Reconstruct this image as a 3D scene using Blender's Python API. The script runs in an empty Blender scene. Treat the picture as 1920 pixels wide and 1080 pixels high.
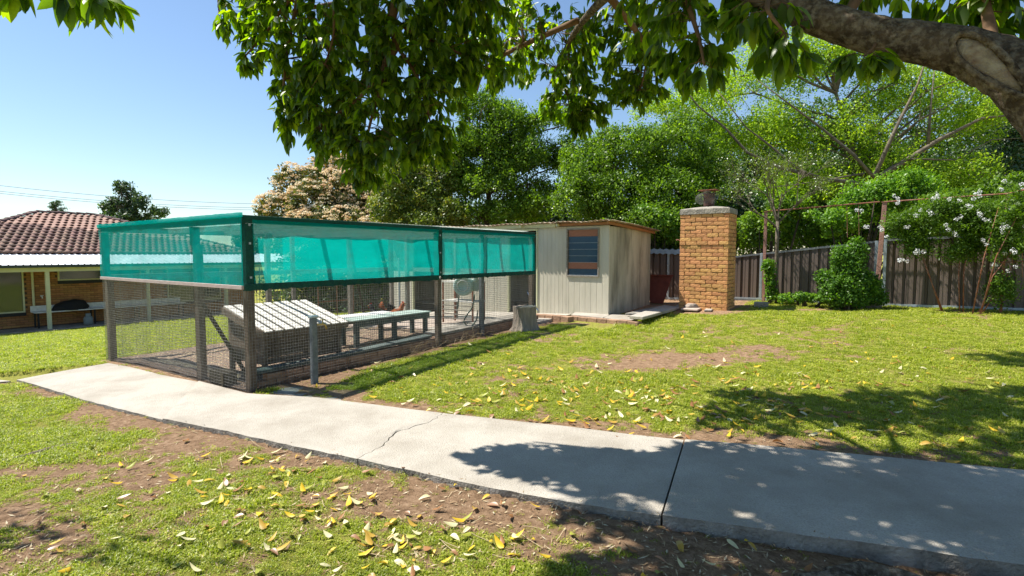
import bpy, math, random
import numpy as np
from mathutils import Vector, Matrix, noise as mnoise
rnd = random.Random(7); NR = np.random.RandomState(11)
S = bpy.context.scene; COL = S.collection
# ------------------------------------------------------------------ camera, sky, sun, exposure
PITCH = math.radians(3.66); EYE = Vector((0, 0, 1.6)); FPX = 1000.0
cam = bpy.data.objects.new('camera', bpy.data.cameras.new('camera')); COL.objects.link(cam)
cam.location = EYE; cam.rotation_euler = (math.pi/2 - PITCH, 0, 0)
cam.data.lens = 18.75; cam.data.sensor_width = 36; cam.data.clip_end = 2000; cam.data.clip_start = .05
S.camera = cam
SUN = Vector((-1.2, .30, 2.04)).normalized()          # towards the sun
w = bpy.data.worlds.new("World"); S.world = w; w.use_nodes = True
nt = w.node_tree; nt.nodes.clear()
sky = nt.nodes.new('ShaderNodeTexSky'); sky.sky_type = 'NISHITA'; sky.sun_disc = False
sky.sun_elevation = math.asin(SUN.z); sky.sun_rotation = math.atan2(SUN.x, SUN.y)
sky.altitude = 200; sky.air_density = 1.12; sky.dust_density = .15; sky.ozone_density = 3.2
bg = nt.nodes.new('ShaderNodeBackground'); bg.inputs[1].default_value = .083
wo = nt.nodes.new('ShaderNodeOutputWorld')
nt.links.new(sky.outputs[0], bg.inputs[0]); nt.links.new(bg.outputs[0], wo.inputs[0])
sl = bpy.data.lights.new('sun', 'SUN'); sl.energy = 5.0; sl.angle = math.radians(.53); sl.color = (1, .95, .86)
so = bpy.data.objects.new('sun', sl); COL.objects.link(so)
so.rotation_euler = SUN.to_track_quat('Z', 'Y').to_euler()
S.view_settings.view_transform = 'Standard'; S.view_settings.look = 'None'
S.view_settings.gamma = 1; S.view_settings.use_curve_mapping = False
S.view_settings.exposure = .97
S.cycles.use_denoising = True; S.cycles.max_bounces = 8; S.cycles.transparent_max_bounces = 16
S.cycles.diffuse_bounces = 4; S.cycles.caustics_reflective = False; S.cycles.caustics_refractive = False
S.cycles.sample_clamp_indirect = 8

# ------------------------------------------------------------------ measuring helpers
def ray(px, py):
    a = (px-960)/FPX; b = (540-py)/FPX
    return Vector((a, math.cos(PITCH)+b*math.sin(PITCH), -math.sin(PITCH)+b*math.cos(PITCH)))
def P(px, py, Y):
    d = ray(px, py); return EYE + d*(Y/d.y)
AU = Vector((.579, .816, 0)).normalized(); AV = Vector((-AU.y, AU.x, 0))      # the yard's building axes
O = Vector((-3.04, 6.08, 0)); ROT = math.atan2(AU.y, AU.x)
def UV(u, v, z=0): return O + AU*u + AV*v + Vector((0, 0, z))
# terrain: thin plate spline through surveyed heights
CP = np.array([(-3,6,0),(-6.5,8.6,-.13),(-6.5,7,-.09),(0,3.5,0),(2.6,2.7,0),(3.7,3.9,.02),(5.2,5,.1),(.45,11,.14),(2.1,11.4,.2),
 (3.5,13.6,.3),(4.2,12,.345),(5.7,13.4,.42),(8.2,11.6,.43),(10,10.3,.47),(0,0,-.05),(-3,2,-.09),(-6,4,-.22),(-10,6,-.42),
 (-12,12,-.6),(-16.6,19,-1.12),(-20,14,-1.1),(-9,24,-.9),(-3,14,-.06),(-3,19,-.25),(4,20,.3),(11,20,.4),(15,8,.55),(6,0,.0),
 (-25,30,-1.3),(2,7,.09),(1,5.6,.03),(-1.13,8.7,.08),(-12.5,27,-1.15),(20,30,.4),(0,34,-.5),(-10,0,-.5),(-4.2,10,-.05),(-2,8.5,.03)], float)
def tps(r2): return np.where(r2 > 1e-9, r2*np.log(r2+1e-12), 0)
def _fit():
    X = CP[:, :2]; n = len(X); K = tps(((X[:, None]-X[None])**2).sum(2)) + np.eye(n)*.35
    Pm = np.c_[np.ones(n), X]; A = np.zeros((n+3, n+3)); A[:n, :n] = K; A[:n, n:] = Pm; A[n:, :n] = Pm.T
    return np.linalg.solve(A, np.r_[CP[:, 2], 0, 0, 0])
TW = _fit()
def T(x, y):
    x = np.asarray(x, float); y = np.asarray(y, float)
    xc = np.clip(x, -24, 20); yc = np.clip(y, -4, 33); s = x.shape
    r2 = (xc.ravel()[:, None]-CP[None, :, 0])**2 + (yc.ravel()[:, None]-CP[None, :, 1])**2
    z = tps(r2) @ TW[:-3] + TW[-3] + TW[-2]*xc.ravel() + TW[-1]*yc.ravel()
    return np.clip(z, -1.6, .8).reshape(s)
def Tz(x, y): return float(T(np.array([x]), np.array([y]))[0])
def G(px, py, dz=0):
    d = ray(px, py); z = 0
    for _ in range(8):
        t = (z-EYE.z)/d.z; p = EYE+d*t; z = .5*z+.5*(Tz(p.x, p.y)+dz)
    return EYE + d*((z-EYE.z)/d.z)
def vn(x, y, seed=0):
    xi = np.floor(x).astype(np.int64); yi = np.floor(y).astype(np.int64); fx = x-xi; fy = y-yi
    fx = fx*fx*(3-2*fx); fy = fy*fy*(3-2*fy)
    def h(a, b):
        n = (a*374761393 + b*668265263 + seed*974634777) & 0x7fffffff
        n = ((n ^ (n >> 13))*1274126177) & 0x7fffffff
        return ((n ^ (n >> 16)) & 0xffff)/65535.
    return (h(xi, yi)*(1-fx)+h(xi+1, yi)*fx)*(1-fy) + (h(xi, yi+1)*(1-fx)+h(xi+1, yi+1)*fx)*fy
def fbm(x, y, seed=0, o=4):
    s = 0; a = .5; t = 0
    for i in range(o): s = s+a*vn(x, y, seed+i); t += a; a *= .5; x = x*2.03+3.1; y = y*2.03+1.7
    return s/t

# ------------------------------------------------------------------ materials
def mat(name, col, rough=.8, col2=None, scale=6, metal=0, bump=0, bscale=None, spec=.3, detail=6, stretch=(1,1,1), coat=0, rscale=None,
        lo=.35, hi=.65, hard2=None, col3=None, s3=30, f3=.5):
    m = bpy.data.materials.new(name); m.use_nodes = True; n = m.node_tree; b = n.nodes['Principled BSDF']
    b.inputs['Roughness'].default_value = rough; b.inputs['Metallic'].default_value = metal
    b.inputs['Specular IOR Level'].default_value = spec; b.inputs['Base Color'].default_value = (*col, 1)
    tc = n.nodes.new('ShaderNodeTexCoord'); mp = n.nodes.new('ShaderNodeMapping'); mp.inputs['Scale'].default_value = stretch
    n.links.new(tc.outputs['Object'], mp.inputs[0])
    def noise_ramp(sc, l, h, det=detail):
        t = n.nodes.new('ShaderNodeTexNoise'); t.inputs['Scale'].default_value = sc; t.inputs['Detail'].default_value = det
        t.inputs['Roughness'].default_value = .65; n.links.new(mp.outputs[0], t.inputs['Vector'])
        r = n.nodes.new('ShaderNodeMapRange'); r.inputs[1].default_value = l; r.inputs[2].default_value = h
        n.links.new(t.outputs[0], r.inputs[0]); return r, t
    if col2:
        r, t = noise_ramp(scale, lo, hi); mx = n.nodes.new('ShaderNodeMix'); mx.data_type = 'RGBA'
        mx.inputs[6].default_value = (*col, 1); mx.inputs[7].default_value = (*col2, 1)
        n.links.new(r.outputs[0], mx.inputs[0]); out = mx.outputs[2]
        if col3:
            r3, _ = noise_ramp(s3, .45, .7); ml = n.nodes.new('ShaderNodeMath'); ml.operation = 'MULTIPLY'; ml.inputs[1].default_value = f3
            n.links.new(r3.outputs[0], ml.inputs[0]); m3 = n.nodes.new('ShaderNodeMix'); m3.data_type = 'RGBA'
            n.links.new(ml.outputs[0], m3.inputs[0]); n.links.new(out, m3.inputs[6]); m3.inputs[7].default_value = (*col3, 1); out = m3.outputs[2]
        n.links.new(out, b.inputs['Base Color'])
    if bump:
        t = n.nodes.new('ShaderNodeTexNoise'); t.inputs['Scale'].default_value = bscale or scale*4; t.inputs['Detail'].default_value = 6
        n.links.new(mp.outputs[0], t.inputs['Vector']); bp = n.nodes.new('ShaderNodeBump'); bp.inputs['Strength'].default_value = bump
        bp.inputs['Distance'].default_value = .02; n.links.new(t.outputs[0], bp.inputs['Height']); n.links.new(bp.outputs[0], b.inputs['Normal'])
    return m
def rand_tint(m, amt=.25, hue=.0):
    """each object its own slightly different shade"""
    n = m.node_tree; b = n.nodes['Principled BSDF']; oi = n.nodes.new('ShaderNodeObjectInfo')
    hs = n.nodes.new('ShaderNodeHueSaturation'); r = n.nodes.new('ShaderNodeMapRange'); r.inputs[3].default_value = 1-amt; r.inputs[4].default_value = 1+amt
    n.links.new(oi.outputs['Random'], r.inputs[0]); n.links.new(r.outputs[0], hs.inputs['Value'])
    if b.inputs['Base Color'].links: n.links.new(b.inputs['Base Color'].links[0].from_socket, hs.inputs['Color'])
    else: hs.inputs['Color'].default_value = b.inputs['Base Color'].default_value
    if hue:
        h = n.nodes.new('ShaderNodeMapRange'); h.inputs[3].default_value = .5-hue; h.inputs[4].default_value = .5+hue
        ml = n.nodes.new('ShaderNodeMath'); ml.operation = 'MULTIPLY'; ml.inputs[1].default_value = 7.31
        fr = n.nodes.new('ShaderNodeMath'); fr.operation = 'FRACT'
        n.links.new(oi.outputs['Random'], ml.inputs[0]); n.links.new(ml.outputs[0], fr.inputs[0]); n.links.new(fr.outputs[0], h.inputs[0]); n.links.new(h.outputs[0], hs.inputs['Hue'])
    n.links.new(hs.outputs[0], b.inputs['Base Color']); return m
def leafmat(name, c1, c2, c3=None, trans=.45, gloss=.12, rough=.45, inst=False, tcol=None):
    """two sided leaf: colour from the leaf's own 'tint' attribute, light passes through it"""
    m = bpy.data.materials.new(name); m.use_nodes = True; n = m.node_tree; n.nodes.clear()
    at = n.nodes.new('ShaderNodeAttribute'); at.attribute_name = 'tint'; fac = at.outputs['Fac']
    if inst:
        oi = n.nodes.new('ShaderNodeObjectInfo'); a = n.nodes.new('ShaderNodeMath'); a.operation = 'ADD'
        m1 = n.nodes.new('ShaderNodeMath'); m1.operation = 'MULTIPLY'; m1.inputs[1].default_value = .5
        m2 = n.nodes.new('ShaderNodeMath'); m2.operation = 'MULTIPLY'; m2.inputs[1].default_value = .5
        n.links.new(fac, m1.inputs[0]); n.links.new(oi.outputs['Random'], m2.inputs[0]); n.links.new(m1.outputs[0], a.inputs[0]); n.links.new(m2.outputs[0], a.inputs[1]); fac = a.outputs[0]
    r = n.nodes.new('ShaderNodeValToRGB'); n.links.new(fac, r.inputs[0])
    r.color_ramp.elements[0].color = (*c1, 1); r.color_ramp.elements[1].color = (*(c3 or c2), 1)
    if c3: e = r.color_ramp.elements.new(.55); e.color = (*c2, 1)
    d = n.nodes.new('ShaderNodeBsdfDiffuse'); t = n.nodes.new('ShaderNodeBsdfTranslucent'); g = n.nodes.new('ShaderNodeBsdfGlossy'); g.inputs['Roughness'].default_value = rough
    n.links.new(r.outputs[0], d.inputs[0])
    tm = n.nodes.new('ShaderNodeMix'); tm.data_type = 'RGBA'; tm.blend_type = 'MULTIPLY'; tm.inputs[0].default_value = 1; tm.inputs[7].default_value = (*(tcol or (1.5, 1.5, .45)), 1)
    n.links.new(r.outputs[0], tm.inputs[6]); n.links.new(tm.outputs[2], t.inputs[0])
    a = n.nodes.new('ShaderNodeMixShader'); a.inputs[0].default_value = trans; n.links.new(d.outputs[0], a.inputs[1]); n.links.new(t.outputs[0], a.inputs[2])
    lw = n.nodes.new('ShaderNodeLayerWeight'); lw.inputs[0].default_value = .3
    gm = n.nodes.new('ShaderNodeMath'); gm.operation = 'MULTIPLY_ADD'; gm.inputs[1].default_value = gloss*1.6; gm.inputs[2].default_value = gloss*.35; n.links.new(lw.outputs['Fresnel'], gm.inputs[0])
    b = n.nodes.new('ShaderNodeMixShader'); n.links.new(gm.outputs[0], b.inputs[0]); n.links.new(a.outputs[0], b.inputs[1]); n.links.new(g.outputs[0], b.inputs[2])
    o = n.nodes.new('ShaderNodeOutputMaterial'); n.links.new(b.outputs[0], o.inputs[0]); return m

def ground_mat():
    m = mat('ground', (.1, .1, .03), .95); n = m.node_tree; b = n.nodes['Principled BSDF']; b.inputs['Specular IOR Level'].default_value = .1
    at = n.nodes.new('ShaderNodeAttribute'); at.attribute_name = 'soil'; tc = n.nodes.new('ShaderNodeTexCoord')
    def ns(s, d=8, r=.65):
        t = n.nodes.new('ShaderNodeTexNoise'); t.inputs['Scale'].default_value = s; t.inputs['Detail'].default_value = d; t.inputs['Roughness'].default_value = r
        n.links.new(tc.outputs['Object'], t.inputs['Vector']); return t
    def ramp(src, cols):
        r = n.nodes.new('ShaderNodeValToRGB'); n.links.new(src, r.inputs[0])
        while len(r.color_ramp.elements) < len(cols): r.color_ramp.elements.new(.5)
        for e, (p, c) in zip(r.color_ramp.elements, cols): e.position = p; e.color = (*c, 1)
        return r.outputs[0]
    soil = ramp(ns(16, 12, .8).outputs[0], [(.3, (.12, .072, .042)), (.46, (.27, .17, .10)), (.58, (.40, .26, .16)), (.70, (.55, .41, .28))])
    gr = ramp(ns(25).outputs[0], [(.3, (.14, .11, .04)), (.45, (.25, .24, .05)), (.6, (.33, .34, .06)), (.75, (.47, .40, .18))])
    f = n.nodes.new('ShaderNodeMath'); f.operation = 'MULTIPLY_ADD'; f.inputs[1].default_value = .9; f.inputs[2].default_value = -.45
    n.links.new(ns(14).outputs[0], f.inputs[0]); a = n.nodes.new('ShaderNodeMath'); a.operation = 'ADD'; n.links.new(at.outputs['Fac'], a.inputs[0]); n.links.new(f.outputs[0], a.inputs[1])
    r = n.nodes.new('ShaderNodeMapRange'); r.inputs[1].default_value = .3; r.inputs[2].default_value = .5; n.links.new(a.outputs[0], r.inputs[0])
    mx = n.nodes.new('ShaderNodeMix'); mx.data_type = 'RGBA'; n.links.new(r.outputs[0], mx.inputs[0]); n.links.new(gr, mx.inputs[6]); n.links.new(soil, mx.inputs[7])
    n.links.new(mx.outputs[2], b.inputs['Base Color'])
    bp = n.nodes.new('ShaderNodeBump'); bp.inputs['Strength'].default_value = .9; bp.inputs['Distance'].default_value = .045
    n.links.new(ns(60, 12, .85).outputs[0], bp.inputs['Height']); n.links.new(bp.outputs[0], b.inputs['Normal']); return m

M = {}
M['ground'] = ground_mat()
M['concrete'] = mat('concrete', (.44, .405, .35), .9, (.27, .235, .19), 1.3, bump=.6, bscale=90, col3=(.20, .18, .15), s3=110, f3=.6, spec=.2, detail=12, lo=.42, hi=.75)
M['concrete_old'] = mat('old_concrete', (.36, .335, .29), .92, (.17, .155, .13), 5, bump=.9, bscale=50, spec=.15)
M['brick'] = rand_tint(mat('chimney_brick', (.70, .375, .155), .9, (.55, .27, .105), 9, bump=.6, bscale=45, col3=(.30, .16, .08), s3=22, f3=.55, spec=.15), .17, .012)
M['mortar'] = mat('mortar', (.11, .065, .04), .95, (.07, .045, .03), 14, bump=.5)
M['house_brick'] = rand_tint(mat('house_brick', (.42, .21, .085), .9, (.31, .15, .06), 6, bump=.4, bscale=40), .22, .01)
M['mortar_dark'] = mat('dark_mortar', (.10, .07, .05), .95)
M['tile'] = rand_tint(mat('roof_tile', (.27, .145, .105), .75, (.19, .10, .075), 5, bump=.3, bscale=30, col3=(.42, .30, .24), s3=9, f3=.6), .2, .015)
M['ridge'] = mat('ridge_tile', (.16, .10, .095), .8, (.10, .065, .06), 5, bump=.3)
M['white_roof'] = mat('white_metal_roofing', (.72, .73, .76), .45, (.62, .63, .66), 3, metal=.0, spec=.5)
M['cream'] = mat('cream_paint', (.62, .62, .40), .6, (.55, .55, .36), 4)
M['gutter'] = mat('dark_gutter', (.035, .05, .055), .5)
M['glass'] = mat('window_glass', (.03, .05, .05), .08, spec=1.0)
M['louvre'] = mat('louvre_glass', (.018, .055, .11), .3, (.03, .075, .13), 3, spec=.45)
M['white'] = mat('white_paint', (.75, .75, .72), .55, (.6, .6, .57), 9)
M['black_cloth'] = mat('black_cover', (.012, .012, .013), .7, bump=.5, bscale=8)
M['black_metal'] = mat('black_metal', (.02, .02, .022), .5)
M['gas'] = mat('grey_bottle', (.22, .25, .24), .5)
M['timber'] = mat('weathered_timber', (.21, .165, .125), .9, (.105, .08, .06), 5, bump=.7, bscale=40, stretch=(6, 6, .7), col3=(.32, .28, .23), s3=12, f3=.5, spec=.15)
M['timber_grey'] = mat('grey_timber', (.33, .30, .26), .9, (.19, .175, .15), 5, bump=.6, bscale=40, stretch=(1, 6, 6), spec=.15)
M['timber_dark'] = mat('dark_timber', (.10, .085, .055), .9, (.05, .045, .035), 6, bump=.6, bscale=30, stretch=(1, 5, 5), spec=.15)
M['plank_white'] = rand_tint(mat('whitewashed_plank', (.70, .68, .63), .85, (.50, .47, .42), 7, bump=.5, bscale=50, stretch=(4, 1, 4)), .1)
M['green_wrap'] = mat('dark_green_cloth', (.006, .075, .055), .8, (.004, .045, .035), 12, bump=.6, bscale=60)
M['wire'] = mat('galvanised_wire', (.30, .30, .29), .45, (.12, .115, .105), 40, metal=.4, spec=.5)
M['rust'] = mat('rusty_steel', (.30, .11, .055), .85, (.17, .07, .045), 14, bump=.5, col3=(.40, .26, .22), s3=9, f3=.6)
M['pink_post'] = mat('faded_red_post', (.36, .20, .16), .8, (.27, .14, .11), 8, bump=.3)
M['galv'] = mat('galvanised_steel', (.40, .46, .50), .5, (.28, .33, .37), 8, metal=.35)
M['galv_dark'] = mat('dull_galvanised', (.20, .22, .23), .6, (.12, .13, .14), 14, metal=.3, bump=.3)
M['fence'] = rand_tint(mat('brown_fence_steel', (.155, .118, .098), .6, (.115, .088, .075), 3, spec=.35, stretch=(1, 1, .25)), .10)
M['shed'] = mat('shed_steel', (.60, .56, .46), .6, (.50, .465, .375), 2.4, stretch=(1, 1, .18), col3=(.36, .35, .28), s3=6, f3=.35, bump=.1, bscale=4)
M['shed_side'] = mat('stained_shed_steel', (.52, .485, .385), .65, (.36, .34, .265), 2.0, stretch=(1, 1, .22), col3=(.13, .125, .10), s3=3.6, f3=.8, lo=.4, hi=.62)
M['shed_roof'] = mat('shed_roofing', (.42, .36, .27), .7, (.25, .13, .07), 5, bump=.2)
M['wood_orange'] = mat('orange_stained_timber', (.42, .20, .085), .85, (.26, .12, .055), 10, stretch=(1, 5, 5))
M['board'] = mat('brown_window_board', (.36, .165, .105), .85, (.26, .115, .075), 12, stretch=(1, 5, 8))
M['dark'] = mat('dark_interior', (.012, .012, .012), .9)
M['stump'] = mat('stump_wood', (.36, .30, .245), .92, (.13, .105, .08), 9, bump=1.0, bscale=14, stretch=(2, 2, .5), col3=(.42, .38, .32), s3=18, f3=.5)
M['stump_top'] = mat('cut_wood', (.38, .31, .24), .9, (.22, .18, .14), 9, bump=.6)
M['bark'] = mat('smooth_bark', (.135, .10, .07), .95, (.04, .03, .022), 9, bump=1.0, bscale=42, col3=(.33, .28, .21), s3=30, f3=.75, spec=.1, detail=10, stretch=(1, 1, 1))
M['twig'] = mat('twig_bark', (.19, .105, .055), .85, (.11, .065, .035), 12)
M['bark_grey'] = mat('grey_bark', (.19, .155, .115), .9, (.085, .07, .05), 8, bump=.5)
M['bark_dark'] = mat('dark_bark', (.085, .065, .045), .9, (.045, .035, .028), 8, bump=.5)
M['scar'] = mat('pale_healed_wood', (.36, .31, .24), .85, (.20, .16, .12), 9, bump=.6, stretch=(1, 3, 3), col3=(.13, .06, .035), s3=5, f3=.8)
M['red'] = mat('faded_red_plastic', (.17, .05, .038), .7, (.11, .032, .026), 6)
M['reel'] = mat('reel_plastic', (.50, .60, .56), .4, (.40, .50, .46), 5)
M['hose'] = mat('green_hose', (.02, .07, .055), .4)
M['hose_blue'] = mat('blue_hose', (.02, .08, .22), .4)
M['dish'] = mat('teal_dish', (.02, .35, .30), .4)
M['brass'] = mat('brass', (.45, .33, .12), .4, metal=.8)
M['bench'] = mat('green_white_table', (.42, .50, .45), .75, (.27, .36, .31), 6, bump=.3, stretch=(1, 4, 4))
M['bench_leg'] = mat('green_grey_timber', (.10, .13, .12), .85, (.06, .075, .07), 8, bump=.4)
M['rock'] = mat('grey_rock', (.36, .30, .25), .9, (.22, .19, .16), 6, bump=.8)
M['straw'] = mat('dry_straw', (.42, .33, .20), .9)
M['black_feather'] = mat('black_feathers', (.012, .012, .014), .5, (.035, .03, .03), 20)
M['rust_feather'] = mat('rust_feathers', (.42, .12, .025), .6, (.20, .05, .02), 16)
M['comb'] = mat('red_comb', (.55, .02, .02), .6)
M['beak'] = mat('horn', (.5, .33, .12), .5)
M['solar'] = mat('pale_plastic', (.75, .77, .8), .4)
M['mulch'] = mat('mulch', (.20, .13, .09), .95, (.10, .065, .045), 18, bump=1.0, bscale=50, col3=(.42, .33, .25), s3=40, f3=.9)
M['pavers'] = rand_tint(mat('paver', (.44, .36, .30), .9, (.33, .27, .225), 7, bump=.4), .12)
M['kerb_brick'] = rand_tint(mat('kerb_brick', (.38, .235, .15), .9, (.22, .14, .095), 9, bump=.6), .2)
def cloth_mat():
    m = bpy.data.materials.new('shade_cloth'); m.use_nodes = True; n = m.node_tree; n.nodes.clear()
    tc = n.nodes.new('ShaderNodeTexCoord'); t = n.nodes.new('ShaderNodeTexNoise'); t.inputs['Scale'].default_value = 3.5; t.inputs['Detail'].default_value = 5
    mp = n.nodes.new('ShaderNodeMapping'); mp.inputs['Scale'].default_value = (1, 1, 2.5)
    n.links.new(tc.outputs['Object'], mp.inputs[0]); n.links.new(mp.outputs[0], t.inputs['Vector'])
    r = n.nodes.new('ShaderNodeMapRange'); r.inputs[1].default_value = .25; r.inputs[2].default_value = .75; r.inputs[3].default_value = .54; r.inputs[4].default_value = .74; n.links.new(t.outputs[0], r.inputs[0])
    d = n.nodes.new('ShaderNodeBsdfDiffuse'); d.inputs[0].default_value = (.002, .46, .42, 1)
    l = n.nodes.new('ShaderNodeBsdfTranslucent'); l.inputs[0].default_value = (.002, .50, .44, 1)
    a = n.nodes.new('ShaderNodeMixShader'); a.inputs[0].default_value = .5; n.links.new(d.outputs[0], a.inputs[1]); n.links.new(l.outputs[0], a.inputs[2])
    p = n.nodes.new('ShaderNodeBsdfTransparent'); p.inputs[0].default_value = (.80, 1, .98, 1)
    x = n.nodes.new('ShaderNodeMixShader'); n.links.new(r.outputs[0], x.inputs[0]); n.links.new(p.outputs[0], x.inputs[1]); n.links.new(a.outputs[0], x.inputs[2])
    o = n.nodes.new('ShaderNodeOutputMaterial'); n.links.new(x.outputs[0], o.inputs[0]); return m
M['cloth'] = cloth_mat()
def clear_mat(name, col, fac):
    m = bpy.data.materials.new(name); m.use_nodes = True; n = m.node_tree; n.nodes.clear()
    d = n.nodes.new('ShaderNodeBsdfDiffuse'); d.inputs[0].default_value = (*col, 1)
    l = n.nodes.new('ShaderNodeBsdfTranslucent'); l.inputs[0].default_value = (*col, 1)
    a = n.nodes.new('ShaderNodeMixShader'); n.links.new(d.outputs[0], a.inputs[1]); n.links.new(l.outputs[0], a.inputs[2])
    p = n.nodes.new('ShaderNodeBsdfTransparent'); x = n.nodes.new('ShaderNodeMixShader'); x.inputs[0].default_value = fac
    n.links.new(p.outputs[0], x.inputs[1]); n.links.new(a.outputs[0], x.inputs[2])
    o = n.nodes.new('ShaderNodeOutputMaterial'); n.links.new(x.outputs[0], o.inputs[0]); return m
M['poly'] = clear_mat('clear_corrugated_sheet', (.62, .66, .60), .20)
M['net'] = clear_mat('old_netting', (.4, .4, .38), .13)

# ------------------------------------------------------------------ mesh helpers
class MB:
    def __init__(s): s.v = []; s.f = []; s.tint = None
    def add(s, vs, fs):
        b = len(s.v); s.v.extend([tuple(p) for p in vs]); s.f.extend([tuple(i+b for i in f) for f in fs]); return s
    def box(s, x0, x1, y0, y1, z0, z1, M_=None, taper=0):
        t = taper
        vs = [Vector(p) for p in ((x0,y0,z0),(x1,y0,z0),(x1,y1,z0),(x0,y1,z0),(x0+t,y0+t,z1),(x1-t,y0+t,z1),(x1-t,y1-t,z1),(x0+t,y1-t,z1))]
        if M_: vs = [M_ @ p for p in vs]
        return s.add(vs, [(3,2,1,0),(4,5,6,7),(0,1,5,4),(1,2,6,5),(2,3,7,6),(3,0,4,7)])
    def beam(s, a, b, w, h, up=Vector((0, 0, 1))):
        a = Vector(a); b = Vector(b); d = (b-a).normalized()
        if abs(d.dot(up)) > .98: up = Vector((0, 1, 0))
        x = d.cross(up).normalized()*(w/2); y = x.cross(d).normalized()*(h/2)
        return s.add([a-x-y, a+x-y, a+x+y, a-x+y, b-x-y, b+x-y, b+x+y, b-x+y], [(0,1,2,3),(7,6,5,4),(0,4,5,1),(1,5,6,2),(2,6,7,3),(3,7,4,0)])
    def tube(s, pts, rad, n=6, cap=True, wob=0):
        pts = [Vector(p) for p in pts]; b0 = None; vs = []; N = len(pts)
        for i, p in enumerate(pts):
            d = (pts[min(i+1, N-1)]-pts[max(i-1, 0)]).normalized()
            if b0 is None: b0 = d.orthogonal().normalized()
            b0 = (b0-d*b0.dot(d)).normalized(); c = d.cross(b0); r = rad[i] if hasattr(rad, '__len__') else rad
            for k in range(n):
                a = 2*math.pi*k/n; rr = r*(1+(rnd.uniform(-wob, wob) if wob else 0)); vs.append(p+(b0*math.cos(a)+c*math.sin(a))*rr)
        fs = [(i*n+k, i*n+(k+1) % n, (i+1)*n+(k+1) % n, (i+1)*n+k) for i in range(N-1) for k in range(n)]
        if cap: fs += [tuple(range(n-1, -1, -1)), tuple((N-1)*n+k for k in range(n))]
        return s.add(vs, fs)
    def lathe(s, prof, n=16, c=(0, 0, 0), M_=None):
        vs = [Vector((c[0]+r*math.cos(2*math.pi*k/n), c[1]+r*math.sin(2*math.pi*k/n), c[2]+z)) for r, z in prof for k in range(n)]
        if M_: vs = [M_ @ p for p in vs]
        return s.add(vs, [(i*n+k, i*n+(k+1) % n, (i+1)*n+(k+1) % n, (i+1)*n+k) for i in range(len(prof)-1) for k in range(n)])
    def prism(s, poly, z0, z1):
        n = len(poly); g = lambda z, p: z(p[0], p[1]) if callable(z) else z
        vs = [(p[0], p[1], g(z0, p)) for p in poly]+[(p[0], p[1], g(z1, p)) for p in poly]
        return s.add(vs, [tuple(range(n-1, -1, -1)), tuple(range(n, 2*n))]+[(i, (i+1) % n, n+(i+1) % n, n+i) for i in range(n)])
    def mesh(s, name, m, smooth=False):
        me = bpy.data.meshes.new(name); me.from_pydata(s.v, [], s.f); me.update()
        if m: me.materials.append(m)
        if smooth: me.polygons.foreach_set('use_smooth', [True]*len(me.polygons))
        return me
def npmesh(name, V, F, m, tint=None, smooth=False):
    """V (n,3), F (k,3|4) as numpy arrays"""
    V = np.asarray(V, np.float32); F = np.asarray(F, np.int32); me = bpy.data.meshes.new(name); k, c = F.shape
    me.vertices.add(len(V)); me.vertices.foreach_set('co', V.ravel()); me.loops.add(k*c); me.loops.foreach_set('vertex_index', F.ravel())
    me.polygons.add(k); me.polygons.foreach_set('loop_start', np.arange(0, k*c, c, dtype=np.int32))
    me.polygons.foreach_set('loop_total', np.full(k, c, np.int32)); me.polygons.foreach_set('use_smooth', np.full(k, smooth))
    me.update(calc_edges=True); me.materials.append(m)
    if tint is not None: a = me.attributes.new('tint', 'FLOAT', 'POINT'); a.data.foreach_set('value', np.asarray(tint, np.float32))
    return me
def tag(o, label=None, cat=None, group=None, kind=None):
    for k, v in (('label', label), ('category', cat), ('group', group), ('kind', kind)):
        if v: o[k] = v
    return o
def put(name, me, parent=None, loc=None, rot=None):
    o = bpy.data.objects.new(name, me); COL.objects.link(o)
    if parent is not None: o.parent = parent
    if loc is not None: o.location = loc
    if rot is not None: o.rotation_euler = rot
    return o
def obj(name, mb, m, parent=None, smooth=False, loc=None, rot=None, bevel=0):
    o = put(name, mb.mesh(name, m, smooth), parent, loc, rot)
    if bevel:
        b = o.modifiers.new('bevel', 'BEVEL'); b.width = bevel; b.segments = 1; b.limit_method = 'ANGLE'
    return o
def thing(name, label, cat, loc=(0, 0, 0), rotz=0, group=None):
    o = bpy.data.objects.new(name, None); COL.objects.link(o); o.location = loc; o.rotation_euler = (0, 0, rotz); o.empty_display_size = .1
    return tag(o, label, cat, group)
def wm(o):   # world matrix of an unparented thing
    return Matrix.Translation(o.location) @ o.rotation_euler.to_matrix().to_4x4()
def pieces(parent, name, meshes, places, limit=300):
    """places: local matrices; the `limit` nearest to the camera become parts, the rest one joined part"""
    W = wm(parent)
    places = sorted(places, key=lambda q: ((W @ q).translation-EYE).length)
    for i, q in enumerate(places[:limit]):
        o = put(name, meshes[i % len(meshes)], parent); o.matrix_local = q
    rest = places[limit:]
    if rest:
        me = meshes[0]; v = np.array([x.co for x in me.vertices]); f = [tuple(p.vertices) for p in me.polygons]; mb = MB()
        for q in rest: mb.add([q @ Vector(x) for x in v], f)
        tag(obj(name+'s', mb, me.materials[0], parent), kind='stuff')
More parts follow.
